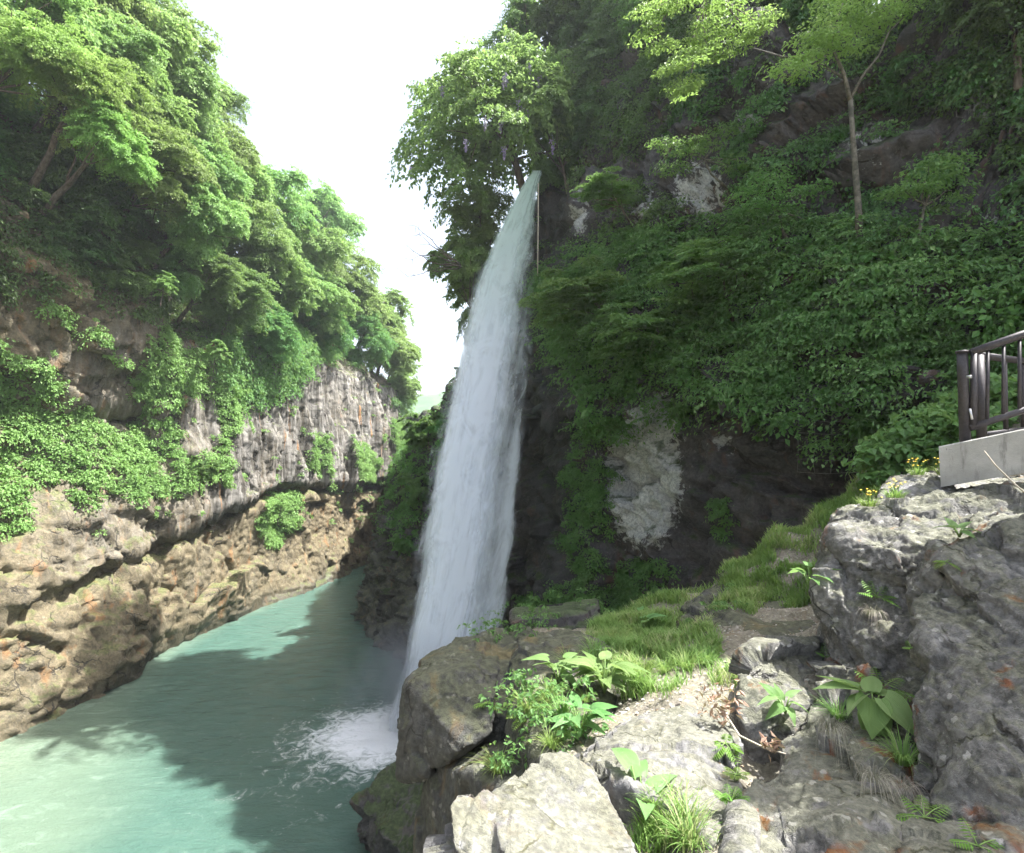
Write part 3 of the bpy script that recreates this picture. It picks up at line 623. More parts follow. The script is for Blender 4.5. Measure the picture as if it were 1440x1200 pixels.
# the forked maple with its pale trunk
def forked_maple():
    base = at(1208,328,14.6); e = thing('maple_tree', 'maple with a pale mossy forked trunk growing from the shaded wall', 'tree', base, GR)
    mb = MB(); P = lambda *a: [at(x,y,d) for x,y,d in a]
    mb.tube(P((1208,335,14.6),(1207,290,14.55),(1203,240,14.5),(1199,190,14.45),(1196,140,14.4)), [.10,.085,.075,.065,.06], 10)
    mb.tube(P((1196,142,14.4),(1187,105,14.35),(1172,72,14.2),(1174,40,14.1),(1185,5,14.0)), [.058,.045,.038,.03,.02], 8)
    mb.tube(P((1197,138,14.4),(1212,108,14.4),(1236,78,14.3),(1250,45,14.2),(1270,25,14.1)), [.042,.034,.027,.02,.014], 8)
    mb.tube(P((1176,70,14.2),(1150,85,14.0),(1120,105,13.9),(1095,110,13.8)), [.03,.025,.018,.01], 6)
    mb.tube(P((1190,112,14.4),(1140,82,14.9),(1100,80,15.2),(1060,68,15.4)), [.035,.03,.025,.015], 6)
    mb.build('trunk', M['bark_pale'], e, base)
    g = np.random.default_rng(77)
    T = [(1140,62),(1170,50),(1200,40),(1230,32),(1260,22),(1285,8),(1190,65),(1215,55),(1160,75),(1135,80),(1240,12),(1205,15),(1175,28),(1150,40),(1130,92),(1115,100),(1195,-10),(1235,-8),(1270,-6),(1160,5)]
    C = np.array([at(x,y,13.6+g.random()*1.2) for x,y in T for _ in range(2)]) + g.normal(size=(len(T)*2,3))*.12
    me = leaf_mesh('crown', [clumps(C-base, np.tile([0,-.15,1.],(len(C),1)), .36+.25*g.random(len(C)), 130, .10, g, .12, .45, .3, .5)], M['leaf_maple'])
    link('crown', me, e)
forked_maple()
def spray_maple():
    base = at(1000,-60,18.5); e = thing('maple_tree', 'bright maple with drooping sprays entering from the top edge', 'tree', base, GR)
    g = np.random.default_rng(78); mb = MB()
    T = [(905,42),(925,25),(950,15),(985,40),(1010,50),(1040,45),(1065,35),(960,70),(975,95),(955,122),(990,78),(1020,72),(1050,60),(930,60),(905,10),(1000,10),(965,130),(1035,20),(940,-5),(980,-10),(1075,28),(945,95)]
    C = np.array([at(x,y,16.2+1.2*g.random()) for x,y in T for _ in range(2)]) + g.normal(size=(len(T)*2,3))*.14
    root = at(1060,-90,19); mb.tube([root, base, at(985,-20,17.6)], [.14,.10,.07], 8)
    for c in C[::4]: mb.tube(curve_pts(at(990,-20,17.6), c, 6, .06, g), np.linspace(.05,.008,6), 5)
    me = leaf_mesh('crown', [clumps(C-base, np.tile([-.25,-.25,1.],(len(C),1)), .38+.28*g.random(len(C)), 130, .12, g, .10, .5, .35, .5)], M['leaf_maple'])
    link('crown', me, e); mb.build('trunk', M['bark'], e, base)
spray_maple()
def slender(pts, r0, label, nm='sapling', leaves=None, bark='bark_pale', seed=0):
    base = at(*pts[0]); e = thing(nm, label, 'tree', base, GR); mb = MB()
    mb.tube([at(*p) for p in pts], np.linspace(r0, r0*.45, len(pts)), 7); g = np.random.default_rng(500+seed)
    tip = at(*pts[-1])
    if leaves:
        C = np.array([at(x,y,d) for x,y,d in leaves for _ in range(3)]) + g.normal(size=(len(leaves)*3,3))*.18
        for c in C[::3]: mb.tube(curve_pts(tip, c, 5, .05, g), np.linspace(r0*.4,.008,5), 5)
        me = leaf_mesh('crown', [clumps(C-base, np.tile([0,-.1,1.],(len(C),1)), .4+.3*g.random(len(C)), 110, .11, g, .13, .45, .3, .5)], M['leaf_mid'])
        link('crown', me, e)
    mb.build('trunk', M[bark], e, base)
slender([(1124,372,16.2),(1112,348,16.1),(1098,318,16),(1094,295,15.9)], .06, 'slender crooked sapling left of the forked maple', leaves=[(1070,290,15.6),(1100,275,15.5),(1130,280,15.8),(1090,255,15.8),(1150,300,15.7),(1060,265,15.9)], seed=1)
slender([(1285,396,13.4),(1292,360,13.3),(1293,325,13.3),(1300,290,13.2)], .06, 'thin straight sapling on the shaded wall nearest the railing', leaves=[(1300,250,13),(1270,270,13.1),(1340,265,13.1),(1310,230,13.2)], seed=2)
slender([(1035,290,18.6),(1020,262,18.3),(1000,245,18.1),(990,225,18)], .05, 'many-branched shrub maple in front of the pale rock patch', leaves=[(965,215,17.8),(990,200,17.8),(1030,225,17.8),(1070,245,17.9),(955,235,17.9),(1085,225,18),(1010,190,18.2),(940,200,18.1)], seed=3)
tree('maple_tree', 'low spreading maple reaching out in front of the waterfall edge', 'tree', at(880,470,22), at(815,425,21.6), 1.9, 'shade', 0, GR, (1.15,1,.7), .07, 9, seed=120)
tree('maple_tree', 'shaded maple with tiered leaves above the pale lichen wall', 'tree', at(940,520,20), at(920,470,19.4), 1.9, 'shade', 1, GR, (1.1,1,.8), .07, 9, seed=121)
tree('maple_tree', 'small spray of maple catching light over the tan rock patch', 'tree', at(890,310,22.6), at(850,270,22), 1.15, 'shade', 2, GR, (1.1,1,.5), .04, 6, seed=122)
tree('maple_tree', 'shaded maple with tiered leaves under the shrub maple', 'tree', at(1030,440,17.6), at(1010,385,17), 1.7, 'shade', 2, GR, (1.15,1,.75), .06, 8, seed=123)
tree('bank_tree', 'leafy tree under the wisteria crown, just left of the waterfall top', 'tree', at(690,400,33), at(672,310,32), 2.2, 'bright', 3, GR, (1,1,1.1), .1, 8, seed=126)
tree('bank_tree', 'shaded tree filling the slope on the left edge of the waterfall', 'tree', at(660,500,33), at(662,380,32.5), 2.6, 'bright', 2, GR, (.85,1,1.15), .12, 8, seed=124)
tree('bank_tree', 'drooping tree in front of the sky gap beside the falls', 'tree', at(655,560,34), at(672,470,33), 1.7, 'bright', 0, GR, (.8,1,1.2), .09, 8, seed=125)
for i,(px,py,d,Rd,lab) in enumerate([(600,610,40,2.0,'rounded bush on the bank at the left edge of the falls'),(585,690,37.5,1.6,'bush low on the bank behind the falls'),(572,770,36,1.2,'lowest bush on the bank just above the dark bank rock'),(596,622,44,1.4,'bush at the crest of the bank under the sky gap'),(660,548,34,1.5,'tall bush touching the left edge of the falls'),(640,622,35,1.9,'shaded bush half hidden behind the falls')]):
    c = at(px,py,d); tree('bank_shrub', lab, 'shrub', c-np.array([-.4,0,Rd*.9]), c, Rd, 'bush', i%2, 'bushes on the right bank', seed=130+i, limbs=5, trunk_r=.05)
tree('added_shade_tree', 'unseen leafy tree added on the right to shade the big grey boulder', 'tree', (6.6,4.1,-.4), (5.7,3.9,3.9), 1.3, 'mid', 1, None, seed=150)  # out of view, added only to shade the hosta and big boulder
# bare twiggy tree against the sky
def bare_tree():
    base = at(650,375,31); e = thing('bare_tree', 'leafless twiggy branches against the white sky left of the falls', 'tree', base, GR); mb = MB(); g = np.random.default_rng(8)
    for (x,y) in [(585,318),(572,345),(580,365),(600,385),(590,330),(575,390)]:
        l = curve_pts(base, at(x,y,30.5), 8, .10, g); mb.tube(l, np.linspace(.05,.008,8), 5)
        for k in range(7):
            i = g.integers(3,8); mb.tube(curve_pts(l[i], l[i]+np.array([-.5,0,.1])*g.random()+g.normal(size=3)*.28, 4, .03, g), np.linspace(.014,.005,4), 4)
    mb.build('branches', M['bark'], e, base)
bare_tree()

# ------------------------------------------------------------------ river, bed, far hill
def river():
    xs = np.linspace(-42, 12, 300); ys = np.concatenate([np.linspace(4, 45, 280), np.linspace(45.5, 140, 110)])
    X, Y = np.meshgrid(xs, ys, indexing='ij'); P = np.stack([X.ravel(), Y.ravel(), np.zeros(X.size)], 1)
    bank = np.interp(P[:,1], LP[:,1], LP[:,0]); db = P[:,0]-bank
    near = sstep(36, 20, P[:,1])
    sh = (1.55-db/6.2 + .25*perlin(P*.18))*near + (1-near)*(.35-db/3.)
    px, py = project(np.c_[P[:,:2], np.full(len(P), WATER)])
    sh = np.clip(sh, 0, 2)
    fx, fy = -4.7, 24.3; r = np.hypot((P[:,0]-fx)/1.5, (P[:,1]-fy)/1.2)
    foam = 1.3*np.exp(-(r/2.05)**2) + 0.72*np.exp(-(np.hypot((P[:,0]-fx+.8)/1.1, P[:,1]-fy+.2)/3.6)**2)
    for (x,y,a,b,rot) in [(-8.6,20.0,2.2,.5,.5),(-6.5,18.4,1.6,.4,.7)]:
        c, s_ = math.cos(rot), math.sin(rot); dx, dy = P[:,0]-x, P[:,1]-y
        foam += .28*np.exp(-(((dx*c+dy*s_)/a)**2+((dy*c-dx*s_)/b)**2))
    foam += -.14
    P[:,2] = .05*perlin(P*np.array([.5,.9,1])) + .03*perlin(P*np.array([1.1,2.,1])) + .16*np.exp(-(r/1.6)**2)*(perlin(P*1.5)+.4)
    dr = np.hypot(P[:,0]-fx, P[:,1]-fy); P[:,2] += .02*np.sin(dr*3.2+2*perlin(P*.3))*np.exp(-dr/10)*(P[:,1]>24)
    P[:,2] += WATER
    me = np_mesh('river', P, grid_faces(300, len(ys)), M['water'], attrs={'shallow':sh,'foam':foam})
    tag(link('river', me), kind='structure')
river()
def ground():
    n = 60; xs = np.sign(np.linspace(-1,1,n))*np.abs(np.linspace(-1,1,n))**3*1500
    X, Y = np.meshgrid(xs, xs+50, indexing='ij'); P = np.stack([X.ravel(), Y.ravel(), np.full(X.size, -14.)], 1)
    tag(link('ground', np_mesh('ground', P, grid_faces(n,n), M['soil'])), kind='structure')
    # wooded hill far off
    n = 160; x = np.linspace(-420, 260, n); y = np.linspace(420, 760, 60); X, Y = np.meshgrid(x, y, indexing='ij')
    h = 88*np.exp(-((X+30)/150)**2)*np.exp(-((Y-590)/110)**2)+40*np.exp(-((X+220)/120)**2)*np.exp(-((Y-600)/110)**2)
    P = np.stack([X.ravel(), Y.ravel(), h.ravel()-14], 1); P[:,2] += 3*fbm(P*.05,4)+ 2.2*np.abs(perlin(P*.16))
    tag(link('distant_hill', np_mesh('distant_hill', P, grid_faces(n,60), M['hill'])), kind='structure')
M['hill'] = mat_plain('hill_forest', (.04,.09,.03), (.07,.14,.045), .12, .9, bump=.8)
ground()

# ------------------------------------------------------------------ waterfall
FE = np.array([(240,748,764),(262,733,760),(290,718,757),(330,700,756),(390,676,752),(450,658,751),(520,640,749),(600,622,741),(700,604,731),(800,590,719),(870,577,709),(950,562,698),(1030,545,690)], float)
def fall_point(py, u, layer):
    l = np.interp(py, FE[:,0], FE[:,1]) - 8*sstep(240,380,py); r = np.interp(py, FE[:,0], FE[:,2])
    t = (py-240)/790.; d = 28.3 - 3.4*t**.6
    d = d - layer*(.25+.75*np.sqrt(t)) - .55*np.sin(np.pi*np.clip(u,0,1))*np.sqrt(t)
    px = l+(r-l)*u; xc = (px-720)/F; yc = -(py-600)/F
    D = np.stack([xc, cP-sP*yc, sP+cP*yc], -1); return D*(d/D[...,1])[...,None]
def waterfall():
    base = at(600,1000,25.3); base[2] = WATER
    e = thing('waterfall', 'tall white waterfall leaping from the cliff into the green river pool', 'waterfall', base)
    g = np.random.default_rng(12)
    nu, nv = 40, 220
    def sheet(nm, layer, u0, u1, py0, py1, dens, seed):
        u = np.linspace(0,1,nu); py = np.linspace(py0, py1, nv); U, PY = np.meshgrid(u, py, indexing='ij')
        wob = .035*np.sin(PY*.021+seed*2)+.02*np.sin(PY*.055+seed*5)
        uu = u0+(u1-u0)*U+wob*(PY-240)/790
        P = fall_point(PY, uu, layer).reshape(-1,3) - base
        edge = np.minimum(U, 1-U)*2; t = (PY-py0)/(py1-py0)
        dn = dens(uu, (PY-240)/790)*sstep(0,.55,edge)
        tf = (PY-240)/790
        uvw = np.stack([(uu*(1.2+3.2*np.sqrt(tf))).ravel()+seed*3.7, (np.sqrt(tf)*25).ravel()], 1)
        me = np_mesh(nm, P, grid_faces(nu,nv), M['fall'], attrs={'dens':dn.ravel(), 'top':(sstep(.40,.0,tf)).ravel()}, uv=uvw)
        link(nm, me, e)
    main = lambda u, t: np.clip(.86 - .80*sstep(.55,.88,u)*sstep(.02,.3,t) , 0, 1)+.12*sstep(.3,.0,t)
    for i, (ly,u0,u1) in enumerate([(-.5,0,1.0),(-.2,.02,.96),(.1,.04,.8),(.4,-.02,.9),(.7,.05,.72)]):
        sheet('water_curtain', ly, u0, u1, 240, 1030, main, i+1)
    veil = lambda u, t: np.clip(.30+.25*sstep(.3,.7,t)+ .45*np.exp(-((u-.93)/.07)**2)*sstep(.35,.55,t), 0, 1)*sstep(.12,.3,t)
    for i, (ly,u0,u1) in enumerate([(-.9,.55,1.02),(-.6,.6,1.0)]):
        sheet('water_veil', ly, u0, u1, 300, 1030, veil, 11+i)
waterfall()
# spray drifting about the foot of the falls
m, t = newmat('spray'); tc = t.n('ShaderNodeTexCoord'); ln = t.n('ShaderNodeVectorMath', operation='LENGTH'); t.l(tc.outputs['Object'], ln.inputs[0])
P = t.n('ShaderNodeNewGeometry').outputs['Position']; pv = t.n('ShaderNodeVolumePrincipled'); pv.inputs['Color'].default_value = (.90,.95,1,1)
t.l(t.math('MULTIPLY', t.mapr(ln.outputs['Value'], .15, 1., .30, 0.), t.mapr(t.noise(P, .55, 3), .3, .7)), pv.inputs['Density']); t.out(None, pv.outputs[0])
bm = bmesh.new(); bmesh.ops.create_icosphere(bm, subdivisions=4, radius=1); me = bpy.data.meshes.new('mist'); bm.to_mesh(me); bm.free(); me.materials.append(m)
tag(link('mist', me, loc=at(590,960,24.8)+np.array([0,0,-.4]), scale=(4.2,3.6,4.0)), kind='stuff')
mb = MB(); mb.tube([at(757,258,27.2),at(757,300,27.2),at(756.5,345,27.2),at(756,388,27.2)], .028, 6)
o = mb.build('cable', M['twig'], loc=at(757,388,27.2)); tag(o, 'thin pale cable hanging straight down beside the top of the waterfall', 'cable')

# ------------------------------------------------------------------ foreground rocks
def rock(name, label, cat, hulls, mat, voxel=.025, seed=0, amp=1., smooth=3, group=None, kind=None, strat=0., col=.0, fine=1.):
    me = bpy.data.meshes.new('tmp'); bm = bmesh.new()
    for h in hulls:
        b2 = bmesh.new()
        for p in h: b2.verts.new([float(x) for x in p])
        r = bmesh.ops.convex_hull(b2, input=b2.verts)
        bmesh.ops.delete(b2, geom=[v for v in b2.verts if not v.link_faces], context='VERTS')
        bmesh.ops.recalc_face_normals(b2, faces=b2.faces)
        tmp = bpy.data.meshes.new('t2'); b2.to_mesh(tmp); bm.from_mesh(tmp); b2.free(); bpy.data.meshes.remove(tmp)
    bm.to_mesh(me); bm.free()
    ob = bpy.data.objects.new('tmp', me); COL.objects.link(ob)
    rm = ob.modifiers.new('r', 'REMESH'); rm.mode = 'VOXEL'; rm.voxel_size = voxel; rm.use_smooth_shade = True
    sm = ob.modifiers.new('s', 'SMOOTH'); sm.iterations = smooth; sm.factor = .5
    dg = bpy.context.evaluated_depsgraph_get(); dg.update()
    m2 = bpy.data.meshes.new_from_object(ob.evaluated_get(dg)); bpy.data.objects.remove(ob); bpy.data.meshes.remove(me)
    n = len(m2.vertices); V = np.empty(n*3, np.float32); m2.vertices.foreach_get('co', V); V = V.reshape(-1,3).astype(float)
    Nn = np.empty(n*3, np.float32); m2.vertex_normals.foreach_get('vector', Nn); Nn = Nn.reshape(-1,3).astype(float)
    Q = V + seed*7.7
    Qw = Q + .12*np.stack([perlin(Q*1.1), perlin(Q*1.1+40), perlin(Q*1.1+80)], 1)
    d = .11*fbm(Q*.8, 3) + .11*facets(Qw*np.array([.8,.8,1.0]), .8, .05, .15) + .040*facets(Qw*2.0+3, .8, .12, .12)
    d += fine*(.013*facets(Qw*5.5+5, .8, .2, .15) + .005*facets(Qw*15+5, .8, .1, .15) + .013*fbm(Q*6, 6, .62) + .005*ridged(Q*22, 3))
    if strat: d += strat*ridged(Qw*np.array([.8,.8,3.6])+Qw[:,:1]*np.array([0,0,1.]), 3)
    if col: d += col*ridged(Qw*np.array([2.2,2.2,.5]), 3)
    V = V + Nn*(d*amp)[:,None]
    base = np.array([V[:,0].mean(), V[:,1].mean(), V[:,2].min()])
    m2.vertices.foreach_set('co', (V-base).astype(np.float32).ravel()); m2.update()
    m2.polygons.foreach_set('use_smooth', np.full(len(m2.polygons), True))
    m2.materials.clear(); m2.materials.append(M[mat]); m2.name = name
    o = link(name, m2, loc=base)
    tag(o, label, cat, group, kind)
    if not kind: o['kind'] = 'thing'
    return V, nrm(Nn)
def H(*pts, drop=None, back=None):
    """hull points from photo positions; drop = extra depth below, back = extra thickness behind"""
    P = [at(*p) for p in pts]; out = list(P)
    if back: out += [p + np.array([p[0]/p[1], 1, 0])*back for p in P]
    if drop: out += [p - np.array([0,0,drop]) for p in list(out)]
    return out
ROCK = {}
ROCK['near'] = rock('boulder', 'pale sunlit boulder at the bottom edge, nearest to the viewer', 'boulder',
    [H((690,1110,3.2),(735,1076,3.45),(792,1062,3.6),(832,1088,3.5),(872,1140,3.2),(905,1200,2.9),(960,1300,2.6),(700,1180,2.75),(720,1300,2.4), drop=.9),
     H((628,1125,2.95),(640,1112,3.05),(662,1106,3.1),(700,1120,3.1),(632,1200,2.7),(640,1300,2.5),(720,1300,2.45), drop=.9)], 'rock_fore', .014, 1, .5)
ROCK['mid'] = rock('boulder', 'broad sunlit rock hump between the near boulder and the plants', 'boulder',
    [H((800,1050,4.2),(858,1003,4.8),(930,992,5.0),(1010,988,5.0),(1045,1040,4.4),(1010,1130,3.6),(960,1150,3.45),(880,1100,3.6),(830,1085,3.8), drop=.9),
     H((1000,1060,4.2),(1045,1060,4.2),(1060,1150,3.5),(1010,1200,3.1),(985,1170,3.3), drop=.8)], 'rock_fore', .017, 2, .75)
ROCK['block'] = rock('boulder', 'craggy grey block standing left of the big shaded boulder', 'boulder',
    [H((1042,950,5.0),(1065,922,5.2),(1100,905,5.4),(1155,902,5.5),(1165,985,4.9),(1110,1030,4.6),(1050,1035,4.6),(1036,1000,4.75), drop=.6, back=.25)], 'rock_big', .016, 3, .8)
ROCK['big'] = rock('boulder', 'huge grey boulder with rust stains filling the lower right', 'boulder',
    [H((1178,752,5.5),(1205,730,5.7),(1260,712,5.9),(1340,700,6.1),(1460,690,5.6),(1700,690,5.0),(1700,800,4.4),(1400,770,4.7),(1290,775,5.0),(1200,800,5.2), drop=.5, back=.5),
     H((1152,830,5.35),(1178,770,5.5),(1270,760,5.3),(1290,900,4.7),(1260,960,4.6),(1200,960,4.75),(1158,925,5.1), drop=1.3, back=.5),
     H((1285,850,4.3),(1330,790,4.4),(1420,750,4.3),(1700,740,3.7),(1700,1250,2.7),(1440,1230,2.85),(1330,1180,3.2),(1290,1050,3.7), drop=1.2, back=.8),
     H((1190,900,4.9),(1290,860,4.75),(1330,960,4.3),(1300,1060,4.0),(1200,985,4.9), drop=.9, back=.9),
     ], 'rock_big', .018, 4, 1.0, strat=.028, col=.012, fine=1.3)
ROCK['cap'] = rock('boulder', 'flat pale slab lying on the big boulder below the concrete kerb', 'boulder',
    [H((1256,690,6.0),(1290,668,6.3),(1360,672,6.4),(1372,690,6.1),(1330,704,5.85),(1270,704,5.85), drop=.16),
     H((1235,700,6.1),(1262,668,6.6),(1320,655,6.8),(1330,690,6.4), drop=.3),
     H((1330,672,6.6),(1450,664,6.4),(1700,660,6.0),(1700,700,5.4),(1440,700,5.7),(1340,690,6.2), drop=.3)], 'rock_fore', .016, 5, .5)
ROCK['low'] = rock('boulder', 'shaded stepped rock under the big hosta', 'boulder',
    [H((1090,1035,4.4),(1140,980,4.8),(1215,960,4.8),(1290,1010,4.2),(1300,1090,3.6),(1280,1200,3.0),(1180,1240,2.8),(1100,1180,3.2),(1085,1100,3.7), drop=.8),
     H((1055,1090,3.9),(1100,1075,4.0),(1130,1150,3.4),(1100,1240,2.9),(1040,1240,2.85),(1040,1150,3.3), drop=.8),
     H((1280,1160,3.15),(1350,1140,3.2),(1460,1180,2.9),(1460,1300,2.5),(1280,1300,2.5), drop=.6)], 'rock_big', .016, 6, .8)
ROCK['ledge'] = rock('rock_ledge', 'dark overhanging rock ledge dropping to the river in front of the falls', 'rock',
    [H((577,964,6.9),(640,906,7.9),(700,905,7.9),(662,944,6.9),(702,985,6.5),(566,1092,6.75),(612,1082,6.40),(652,1052,6.15),(692,1030,6.3), back=.4),
     H((640,915,8.0),(690,882,8.4),(745,878,8.3),(760,960,7.0),(720,1010,6.4),(660,1000,6.7), drop=.8),
     H((725,892,8.2),(800,888,8.3),(880,925,7.2),(860,1000,5.6),(820,1050,4.7),(770,1080,4.5),(720,1040,5.7),(715,950,6.9), drop=1.5),
     H((600,1070,7.1),(700,1030,6.9),(790,1070,5.0),(740,1130,4.5),(700,1250,5.0),(580,1250,6.9), drop=2.5),
     H((625,1100,7.4),(720,1060,7.2),(650,1250,7.2),(760,1250,6.5),drop=6.,back=2.5)], 'rock_ledge', .024, 7, .5, smooth=1, fine=1.6, col=.05, strat=.022)
ROCK['backblock'] = rock('boulder', 'dark square block of rock at the back of the ledge', 'boulder',
    [H((724,868,9.6),(745,857,9.9),(840,852,10.0),(846,880,9.5),(722,888,9.3), drop=1.2, back=.5)], 'rock_right', .03, 8, .6)
ROCK['mound'] = rock('boulder', 'low brown mossy rock mound behind the gravel patch', 'boulder',
    [H((985,860,8.2),(1040,842,8.8),(1120,838,8.9),(1170,860,8.2),(1160,905,7.0),(1060,915,6.9),(985,900,7.3), drop=.6)], 'rock_ledge', .03, 9, .7)
ROCK['mossy'] = rock('boulder', 'small mossy rock at the foot of the grassy slope', 'boulder',
    [H((945,880,9.0),(985,835,10.2),(1060,790,10.6),(1080,840,9.5),(1000,895,8.6), drop=.8)], 'rock_ledge', .035, 10, .9)
ROCK['bankrock'] = rock('bank_rock', 'wet dark rock rising from the river below the ledge', 'rock',
    [[at(492,1122,17.6),at(530,1098,18.2),at(590,1075,18.5),at(600,1200,14.5),at(560,1200,14.8),at(520,1160,16.2)]+[at(600,1075,18)+np.array([2,1,1.]),at(600,1200,14.5)+np.array([2,0,.5])]+[at(492,1122,17.6)+np.array([.6,0,-1.5]),at(600,1200,14.5)-np.array([0,0,1.5])]], 'rock_right', .06, 11, 1.6)
ROCK['farrock'] = rock('bank_rock', 'dark rounded bank rock left of the foot of the falls', 'rock',
    [[at(500,868,42),at(515,800,44),at(540,780,42),at(580,790,36),at(590,930,31.5),at(560,918,33.5),at(530,890,37.5)]+[at(590,930,31.5)+np.array([4,3,0]),at(580,790,36)+np.array([5,3,.5]),at(515,800,44)+np.array([5,3,0])]+[at(500,868,42)-np.array([0,0,2]),at(590,930,31.5)-np.array([0,0,2])]], 'rock_ledge', .12, 12, 3.2)
# ground between the rocks
def soil_sheet():
    CP = [(1000,975,5.05),(930,950,6.0),(880,930,6.8),(1050,930,6.3),(1130,885,7.4),(900,1190,3.35),(960,1125,3.75),(820,1060,4.5),(860,1020,4.9),(1100,850,8.6),(1150,800,8.8),(1250,690,9.6),(1330,605,9.8),(1400,570,9.8),(1285,622,9.9),(1240,652,9.9),(1180,712,10.0),(1110,748,10.2),(1040,792,10.4),(985,838,10.5),
          (1020,1060,4.2),(1060,1180,3.1),(1095,1120,4.3),(1060,1100,4.2),(1140,1075,4.5),(1200,950,5.0),(1320,1150,3.3),(850,890,8.6),(760,885,9.2),(930,880,9.2),(1450,560,11),(1600,520,9),(1250,760,6.8),(1350,690,7.2),(1450,690,6.8)]
    P = np.array([at(*c) for c in CP])
    dn = np.array([at(*c)-np.array([0,0,1.8]) for c in [(1300,622,11.3),(1240,652,11.3),(1180,712,11.4),(1110,748,11.6),(1040,792,11.8),(985,838,12)]]); P = np.vstack([P, dn])
    extra = np.array([(-.5,4.0,-4.),(-.2,5.,-4.5),(0,6,-4.),(-.6,8.5,-5),(-.5,10.5,-6),(1.,12.,-5.5),(3,13.5,-4.2),(3,1.2,-2.6),(0.5,1.,-2.9),(7,2,-2),(10,6,.3),(11,9,1.2),(9,13,-1.5)])
    P = np.vstack([P, extra])
    nx_, ny_ = 260, 300
    X, Y = np.meshgrid(np.linspace(-.6, 11.5, nx_), np.linspace(1., 14.5, ny_), indexing='ij'); q = np.stack([X.ravel(), Y.ravel()], 1)
    d2 = ((q[:,None]-P[None,:,:2])**2).sum(-1); w = 1/(d2+.02)**1.9
    z = (w*P[None,:,2]).sum(1)/w.sum(1)
    V = np.c_[q, z]; V[:,2] += .05*fbm(V*1.2,3)+.03*facets(V*3.,.5,.1)+.012*fbm(V*9,3) - .03
    tag(link('path', np_mesh('path', V, grid_faces(nx_,ny_), M['soil'])), kind='structure')
    return V
SV = soil_sheet()

# ------------------------------------------------------------------ small plants
def ground_at(px, py, d, search=.5):
    """the rock or soil point nearest the line of sight"""
    return at(px,py,d)
ALLV = np.concatenate([SV]+[r[0][::3] for k, r in ROCK.items() if k not in ('bankrock','farrock')]); APX, APY = project(ALLV)
def hit(px, py, tol=6, q=4, dmax=99):
    m = (np.abs(APX-px) < tol) & (np.abs(APY-py) < tol) & (ALLV[:,1] > .8) & (ALLV[:,1] < dmax)
    if not m.any(): return None
    d = np.percentile(ALLV[m,1], q); return at(px, py, d)
def blade_mesh(name, n, L, g, mat, spread=.5, droop=.9, w=.006, base_r=.06, lean=(0,0,0), segs=6):
    th = g.random(n)*2*math.pi; out = np.stack([np.cos(th), np.sin(th), np.zeros(n)], 1); Ls = L*(.5+.7*g.random(n))
    b = out*base_r*np.sqrt(g.random(n))[:,None]; t = np.linspace(0,1,segs)
    sp = spread*(.3+g.random(n)); lean = np.asarray(lean, float)
    P = b[:,None] + out[:,None]*(Ls*sp)[:,None,None]*(t**1.3)[None,:,None] + np.array([0,0,1.])*(Ls[:,None]*(t[None]*(1-.15*sp[:,None]) - (droop*(.4+.8*g.random(n)))[:,None]*.55*t[None]**2.6))[...,None] + lean*(Ls[:,None]*t[None]**1.5)[...,None]
    side = np.stack([-np.sin(th), np.cos(th), np.zeros(n)], 1); wd = w*(.7+.6*g.random(n))[:,None]*(1-t[None]**2*.95)
    V = np.stack([P-side[:,None]*wd[...,None], P+side[:,None]*wd[...,None]], 2).reshape(-1,3)
    o = (np.arange(n)*segs*2)[:,None] + np.arange(segs-1)[None]*2
    Fc = np.stack([o, o+1, o+3, o+2], -1).reshape(-1,4)
    rn = np.repeat(g.random(n), segs-1)
    return V, Fc, rn
TUFT = [leaf_mesh('blades', [blade_mesh('b', 130, .42, np.random.default_rng(200+i), None, .75, 1.1, .0045)], M['grass']) for i in range(3)]
SHORT = [leaf_mesh('blades', [blade_mesh('b', 110, .16, np.random.default_rng(210+i), None, .7, .7, .004, .10)], M['grass']) for i in range(2)]
DRY = [leaf_mesh('blades', [blade_mesh('b', 95, .42, np.random.default_rng(220+i), None, .45, 2.6, .0028, .10, (-.25,-.3,-.25), 8)], M['dry']) for i in range(2)]
def hosta_leaf(Ln, W, droop, g):
    ns, nw = 12, 9; t = np.linspace(0,1,ns); s = np.linspace(-1,1,nw)
    prof = np.sin(np.pi*np.clip(t*.93+.07,0,1)**.62)**.85*(1-.25*t); prof[-1] = .01
    T, S = np.meshgrid(t, s, indexing='ij'); wd = prof[:,None]*W*.5
    x = Ln*T - .10*Ln*(np.abs(S)**2)*np.clip(1-T*4,0,1); y = S*wd
    z = -droop*Ln*T**1.8 + .28*W*np.abs(S)**1.4*prof[:,None]*.5 + .012*np.cos(S*11)*prof[:,None]*Ln/.3*.5
    V = np.stack([x,y,z],-1).reshape(-1,3); uv = np.stack([(S*.5+.5).ravel()*2.2, T.ravel()], 1)
    return V, grid_faces(ns, nw), uv
